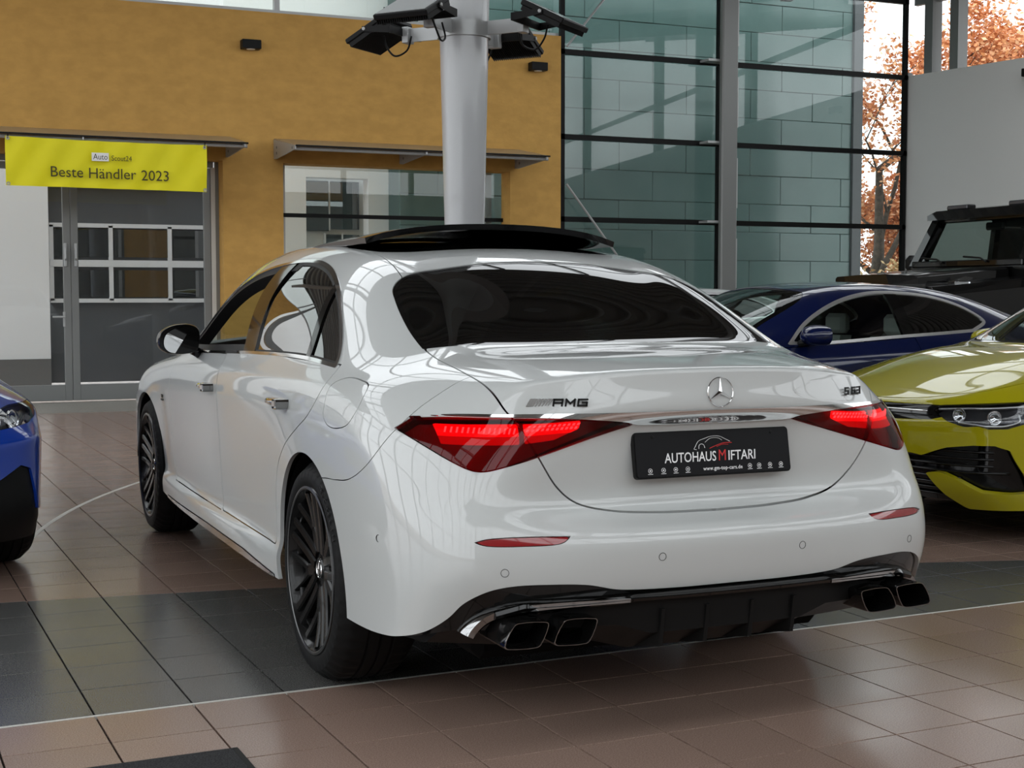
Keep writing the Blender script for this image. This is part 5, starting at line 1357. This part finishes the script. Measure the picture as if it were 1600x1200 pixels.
HATCH = dict(axles=(0., 2.63), arch=.355, wx=.785, dlo=[(1.98, .965), (1.2, .985), (.4, .998), (-.10, 1.005), (-.06, 1.10), (.12, 1.26), (.4, 1.335), (.9, 1.365), (1.35, 1.335), (1.7, 1.20)], dlo_c=(0, 3), bpillar=(.95, .98),
    ws=[(0, 2.50), (-.40, 2.45), (-.66, 2.29), (-.645, 2.02), (-.545, 1.55), (-.3, 1.53), (0, 1.53)], rw=[(0, -.58), (-.45, -.56), (-.60, -.50), (-.52, -.32), (-.3, -.36), (0, -.37)],
    cab=(-.2, 2.15), seats=(.95, .15), mirror=(.935, 1.86, 1.0), hood=[(0, 3.44), (-.36, 3.40), (-.60, 3.26), (-.70, 3.02), (-.735, 2.6), (-.70, 2.36), (-.46, 2.46), (0, 2.53)],
    panels=(('front_door', [(.95, .99), (.95, .30), (1.95, .30), (2.0, .55), (1.96, .93)]), ('rear_door', [(.94, .99), (.94, .30), (.36, .31), (.30, .55), (.02, .72), (-.02, .98)])))
GOLF = dict(HATCH, projectors=((.10, .005, .030), (-.05, .0, .030)), cuts=(
    ('head_lamp', [(-.445, .690), (-.477, .712), (-.649, .728), (-.80, .742), (-.86, .74), (-.85, .66), (-.822, .63), (-.792, .608), (-.742, .606), (-.708, .618), (-.639, .613), (-.557, .637)], None, 0, 0, 2.7, ''),
    ('grille_bar', [(.01, .705), (-.20, .706), (-.47, .712), (-.52, .69), (-.52, .655), (-.46, .640), (-.23, .628), (.01, .620)], M_BLACKG, -.006, .02, 3.0, ''),
    ('grille_light', [(.01, .6), (.01, .601), (-.001, .601), (-.001, .6)], M_WHITEP, .002, .0, 3.0, ''),
    ('front_blade', [(-.449, .366), (-.50, .376), (-.547, .374), (-.625, .342), (-.713, .288), (-.80, .283), (-.95, .33), (-.95, .20), (-.80, .196), (-.65, .190), (-.611, .206), (-.54, .262)], M_LIME, .014, .04, 2.9, ''),
    ('lower_intake', [(.01, .47), (-.20, .462), (-.352, .456), (-.415, .450), (-.50, .482), (-.56, .502), (-.682, .520), (-.760, .522), (-.795, .50), (-.818, .386), (-.83, .30), (-.80, .19), (-.6, .15), (.01, .15)], M_BLACKG, -.035, .05, 2.9, '')))
golf = make_car('hatchback_car', hatch_cage(), M_LIME, (6.174, 1.668, 0), RZ, 'lime yellow hatchback with black air intake parked right of the white saloon', GOLF, 4)
# slats in the intake and a bright strip along the grille bar
_gh = mk_half(hatch_cage(), 3)
_gh = _gh.clip(3.0-_gh.V[:, 1])
for k, z in enumerate((.485, .45, .415, .38, .345, .31, .275, .24)):
    xe = .76 if z > .4 else .80 if z > .37 else .62 if z > .33 else .52
    pts = []
    for x in np.linspace(0, xe, 14):
        p, n = surf_pt(_gh, -x, z); p = p-n*.026; pts.append((p[0], p[1], p[2]))
    pts = [(-a, b, c) for a, b, c in pts[:0:-1]]+pts
    b_ = MB(); b_.tube(pts, .006, 6); b_.build('intake_slat', M_BLACKG, golf, smooth=True)
for s in (-1, 1):
    b_ = MB(); b_.tube([(s*x, 3.492-.21*max(0, x-.05)**2-.0, .676+.012*x) for x in np.linspace(.10, .44, 12)], .0045, 6); b_.build('grille_strip', M_SILVER, golf, smooth=True)
for s in (-1, 1):
    for poly in ([(-.61, .634), (-.68, .627), (-.74, .618), (-.79, .622), (-.815, .645), (-.80, .685)], [(-.47, .697), (-.60, .708), (-.72, .715), (-.80, .722)]):
        pts = []
        for (x, z) in crom(poly, 6, False):
            p, n = surf_pt(_gh, x, z); p = p-n*.012; pts.append((p[0]*-s, p[1], p[2]))
        b_ = MB(); b_.tube(pts, .006, 6); b_.build('lamp_signature', M_SATIN, golf, smooth=True)
b_ = MB(); b_.lathe([(.050, 0), (.055, .006), (.060, 0)], 32, 'y', (0, 3.50, .665)); b_.build('nose_emblem', M_SILVER, golf)
CP_DLO = [(2.03, .955), (1.784, .952), (1.2, .985), (.8, 1.005), (.50, 1.022), (.345, 1.095), (.45, 1.185), (.674, 1.262), (.942, 1.298), (1.27, 1.298), (1.566, 1.235), (1.85, 1.10)]
COUPE = dict(axles=(0., 2.764), arch=.365, wx=.80, dlo=CP_DLO, dlo_c=(0, 4), bpillar=(1.04, 1.10), trim=M_SATIN,
    ws=[(0, 2.58), (-.40, 2.52), (-.65, 2.36), (-.63, 2.12), (-.55, 1.74), (-.3, 1.72), (0, 1.72)], rw=[(0, -.40), (-.45, -.36), (-.58, -.22), (-.55, .10), (-.50, .32), (-.3, .38), (0, .39)],
    cab=(-.2, 2.25), seats=(1.0, .35), seat_mat=M_LIGHTTRIM, mirror=(.955, 1.90, 1.02), hood=[(0, 3.64), (-.34, 3.61), (-.56, 3.52), (-.66, 3.2), (-.70, 2.7), (-.67, 2.45), (-.45, 2.58), (0, 2.64)],
    cuts=(('head_lamp', [(-.42, .66), (-.62, .70), (-.80, .74), (-.80, .66), (-.62, .60), (-.45, .615)], None, 0, 0, 3.0, ''), ('front_grille', [(.01, .68), (-.33, .66), (-.40, .52), (-.28, .36), (.01, .35)], M_BLACKG, -.02, .03, 3.3, '')),
    panels=(('side_door', [(1.02, .99), (.98, .60), (1.05, .30), (2.15, .30), (2.25, .6), (2.15, .93)]),))
coupe = make_car('coupe_car', coupe_cage(), M_BLUE, (5.20, 3.954, 0), RZ, 'navy blue coupe with chrome window line parked behind the lime yellow hatchback', COUPE, 4)
white2 = make_car('coupe_car', coupe_cage(), M_WHITE, (7.40, 9.75, 0), RZ, 'white car almost hidden behind the roof pillar of the white saloon', dict(COUPE, seat_mat=M_LEATHER), 3)
BLUE_LOC, BLUE_RZ = (-2.955, 5.11, 0), -2.963
BLUE = dict(HATCH, mirror=(.90, 1.55, 1.0), projectors=((.08, .0, .04), (-.03, 0, .04)), cuts=(
    ('head_lamp', [(-.875, .795), (-.835, .735), (-.78, .712), (-.62, .698), (-.50, .715), (-.52, .755), (-.70, .79)], None, 0, 0, 2.7, ''),
    ('front_grille', [(.01, .69), (-.30, .69), (-.38, .66), (-.36, .56), (.01, .55)], M_BLACKG, -.02, .03, 3.2, ''),
    ('lower_intake', [(.01, .46), (-.55, .46), (-.70, .54), (-.752, .52), (-.785, .40), (-.80, .33), (-.90, .315), (-.98, .12), (.01, .12)], M_BLACK, -.012, .03, 2.9, '')))
blue2 = make_car('compact_car', hatch_cage(), M_BLUE2, BLUE_LOC, BLUE_RZ, 'bright blue car cut off by the left edge of the picture', BLUE, 4, 1.02)
# ---------------------------------------------------------------- black off-roader, boxy (windscreen foot at the origin, nose towards +y)
gw = empty('off_road_car', (7.66, 6.60, 0), RZ)
def P(nm, m, f, par=gw, auto=35):
    b_ = MB(); f(b_); return b_.build(nm, m, par, auto=auto)
P('body_tub', M_BLACKP, lambda b: b.hull_loft([[(-.86, -3.1, .80), (.86, -3.1, .80), (.88, -3.1, 1.30), (.86, -3.1, 1.56), (-.86, -3.1, 1.56), (-.88, -3.1, 1.30)], [(-.86, .02, .80), (.86, .02, .80), (.88, .02, 1.30), (.85, .02, 1.58), (-.85, .02, 1.58), (-.88, .02, 1.30)]]))
P('front_body', M_BLACKP, lambda b: b.hull_loft([[(-.80, .02, .80), (.80, .02, .80), (.80, .02, 1.40), (-.80, .02, 1.40)], [(-.78, 1.15, .80), (.78, 1.15, .80), (.78, 1.15, 1.38), (-.78, 1.15, 1.38)]]))
P('bonnet', M_BLACKP, lambda b: b.hull_loft([[(-.64, .06, 1.40), (-.64, .06, 1.53), (-.60, .06, 1.55), (-.2, .06, 1.56), (.2, .06, 1.56), (.60, .06, 1.55), (.64, .06, 1.53), (.64, .06, 1.40)], [(-.63, 1.12, 1.30), (-.63, 1.12, 1.44), (-.59, 1.13, 1.46), (-.2, 1.14, 1.475), (.2, 1.14, 1.475), (.59, 1.13, 1.46), (.63, 1.12, 1.44), (.63, 1.12, 1.30)]]))
for x in (-1, 1):
    fe = P('front_wing', M_BLACKP, lambda b: b.hull_loft([[(x*.62, .02, 1.0), (x*.62, .02, 1.46), (x*.84, .02, 1.44), (x*.90, .02, 1.36), (x*.90, .02, 1.0)], [(x*.62, 1.14, 1.0), (x*.62, 1.14, 1.37), (x*.84, 1.13, 1.35), (x*.90, 1.10, 1.27), (x*.90, 1.10, 1.0)]]))
    P('turn_lamp', M_LAMPG, lambda b: b.hull_loft([[(x*.72, .66, 1.39), (x*.84, .66, 1.375), (x*.84, .66, 1.44), (x*.74, .66, 1.455)], [(x*.72, .92, 1.36), (x*.84, .90, 1.35), (x*.83, .92, 1.375), (x*.74, .93, 1.385)]]), gw)
    P('turn_lamp_reflector', M_CHROME, lambda b: b.box(x*.75, x*.82, .68, .86, 1.36, 1.41, .01))
    P('wheel_flare', M_BLACK, lambda b: b.lathe([(.50, x*.80), (.56, x*.80), (.56, x*.98), (.52, x*.98)], 40, 'x', (0, .62, .52), close=True)); P('wheel_flare', M_BLACK, lambda b: b.lathe([(.50, x*.80), (.56, x*.80), (.56, x*.98), (.52, x*.98)], 40, 'x', (0, -2.25, .52), close=True))
    for y in (.62, -2.25): make_wheel(gw, (x*.84, y, .46), .46, .27, .28, 'twin', x, nsp=5)
    P('front_pillar', M_BLACKP, lambda b: b.hull_loft([[(x*.74, .04, 1.58), (x*.85, .04, 1.58), (x*.85, -.10, 1.58), (x*.74, -.10, 1.58)], [(x*.66, -.20, 2.09), (x*.76, -.20, 2.09), (x*.77, -.32, 2.09), (x*.66, -.32, 2.09)]]))
    for (y0, y1) in ((-1.05, -.98), (-2.0, -1.92), (-3.08, -2.90)):
        P('side_pillar', M_BLACKP, lambda b: b.hull_loft([[(x*.78, y0, 1.56), (x*.85, y0, 1.56), (x*.85, y1, 1.56), (x*.78, y1, 1.56)], [(x*.70, y0, 2.08), (x*.77, y0, 2.08), (x*.77, y1, 2.08), (x*.70, y1, 2.08)]]))
    for (y0, y1, gm) in ((-.98, -.14, M_CLEAR), (-1.92, -1.05, M_PRIV), (-2.9, -2.0, M_PRIV)):
        P('side_window', gm, lambda b: b.add([(x*.835, y0, 1.58), (x*.835, y1, 1.58), (x*.755, min(y1, -.30), 2.07), (x*.755, y0, 2.07)], [(0, 1, 2, 3)]))
    P('side_moulding', M_BLACK, lambda b: b.box(x*.87, x*.90, -3.0, .0, 1.12, 1.20, .01))
    P('door_mirror', M_BLACK, lambda b: b.box(x*.98, x*1.14, -.22, -.10, 1.52, 1.70, .05)); P('mirror_arm', M_BLACK, lambda b: b.tube([(x*.84, -.16, 1.60), (x*1.0, -.16, 1.62)], .025, 8))
    P('door_hinge', M_BLACK, lambda b: b.box(x*.86, x*.885, -.10, -.02, 1.40, 1.48, .005))
    P('head_lamp', M_LAMPG, lambda b: b.lathe([(0, 1.19), (.10, 1.185), (.115, 1.15)], 24, 'y', (x*.60, 0, 1.18)))
P('roof', M_BLACKP, lambda b: b.hull_loft([[(-.78, -3.12, 2.06), (.78, -3.12, 2.06), (.78, -3.12, 2.11), (.70, -3.12, 2.165), (-.70, -3.12, 2.165), (-.78, -3.12, 2.11)], [(-.79, -.5, 2.07), (.79, -.5, 2.07), (.79, -.5, 2.12), (.70, -.5, 2.185), (-.70, -.5, 2.185), (-.79, -.5, 2.12)], [(-.77, -.12, 2.05), (.77, -.12, 2.05), (.77, -.12, 2.10), (.68, -.16, 2.145), (-.68, -.16, 2.145), (-.77, -.12, 2.10)]]))
P('windscreen_frame', M_BLACKP, lambda b: b.box(-.80, .80, -.06, .05, 1.56, 1.625, .01)); P('windscreen_header', M_BLACKP, lambda b: b.box(-.74, .74, -.32, -.22, 2.02, 2.08, .01))
P('windscreen', M_CLEAR, lambda b: b.add([(-.78, .0, 1.62), (.78, .0, 1.62), (.70, -.235, 2.05), (-.70, -.235, 2.05)], [(0, 1, 2, 3)]))
P('grille', M_BLACKG, lambda b: b.box(-.44, .44, 1.14, 1.19, .98, 1.32, .02)); P('bumper', M_BLACKP, lambda b: b.box(-.90, .90, 1.16, 1.46, .62, .86, .04))
for x in (-.34, .30):
    wp = P('wiper', M_BLACK, lambda b: b.tube([(x, .07, 1.60), (x+.10, .05, 1.64), (x+.38, .02, 1.66)], .010, 6))
P('interior_mirror', M_BLACK, lambda b: b.box(-.13, .13, -.36, -.32, 1.93, 2.01, .015)); P('dashboard', M_LEATHER, lambda b: b.box(-.74, .74, -.42, -.06, 1.15, 1.60, .04))
for x in (-.38, .38):
    st = empty('seat', (x, -1.15, 1.0), 0, gw)
    b_ = MB(); b_.box(-.24, .24, 0, .46, 0, .2, .05); b_.build('seat_cushion', M_LEATHER, st, auto=40); b_ = MB(); b_.box(-.23, .23, -.16, -.02, .15, .75, .05); b_.build('seat_back', M_LEATHER, st, auto=40); b_ = MB(); b_.box(-.12, .12, -.15, -.06, .77, .96, .03); b_.build('headrest', M_LEATHER, st, auto=40)
for x in (-.45, .45):
    P('roof_light_bar', M_BLACK, lambda b: b.box(x-.17, x+.17, -.34, -.24, 2.15, 2.20, .012))
    P('roof_lamp', M_LAMPIN, lambda b: b.box(x-.15, x+.15, -.245, -.232, 2.158, 2.192, .005))
for x in (-.70, .70): P('roof_rail', M_LGREY, lambda b: b.tube([(x, -.35, 2.19), (x, -2.9, 2.20)], .015, 6))
P('aerial', M_BLACK, lambda b: b.tube([(.0, -1.2, 2.18), (.0, -1.24, 2.26)], .008, 6))
P('underbody', M_MATTE, lambda b: b.box(-.7, .7, -3.0, 1.1, .55, .82))
tag(gw, 'tall black boxy off-roader with upright windscreen standing against the white wall', 'car')
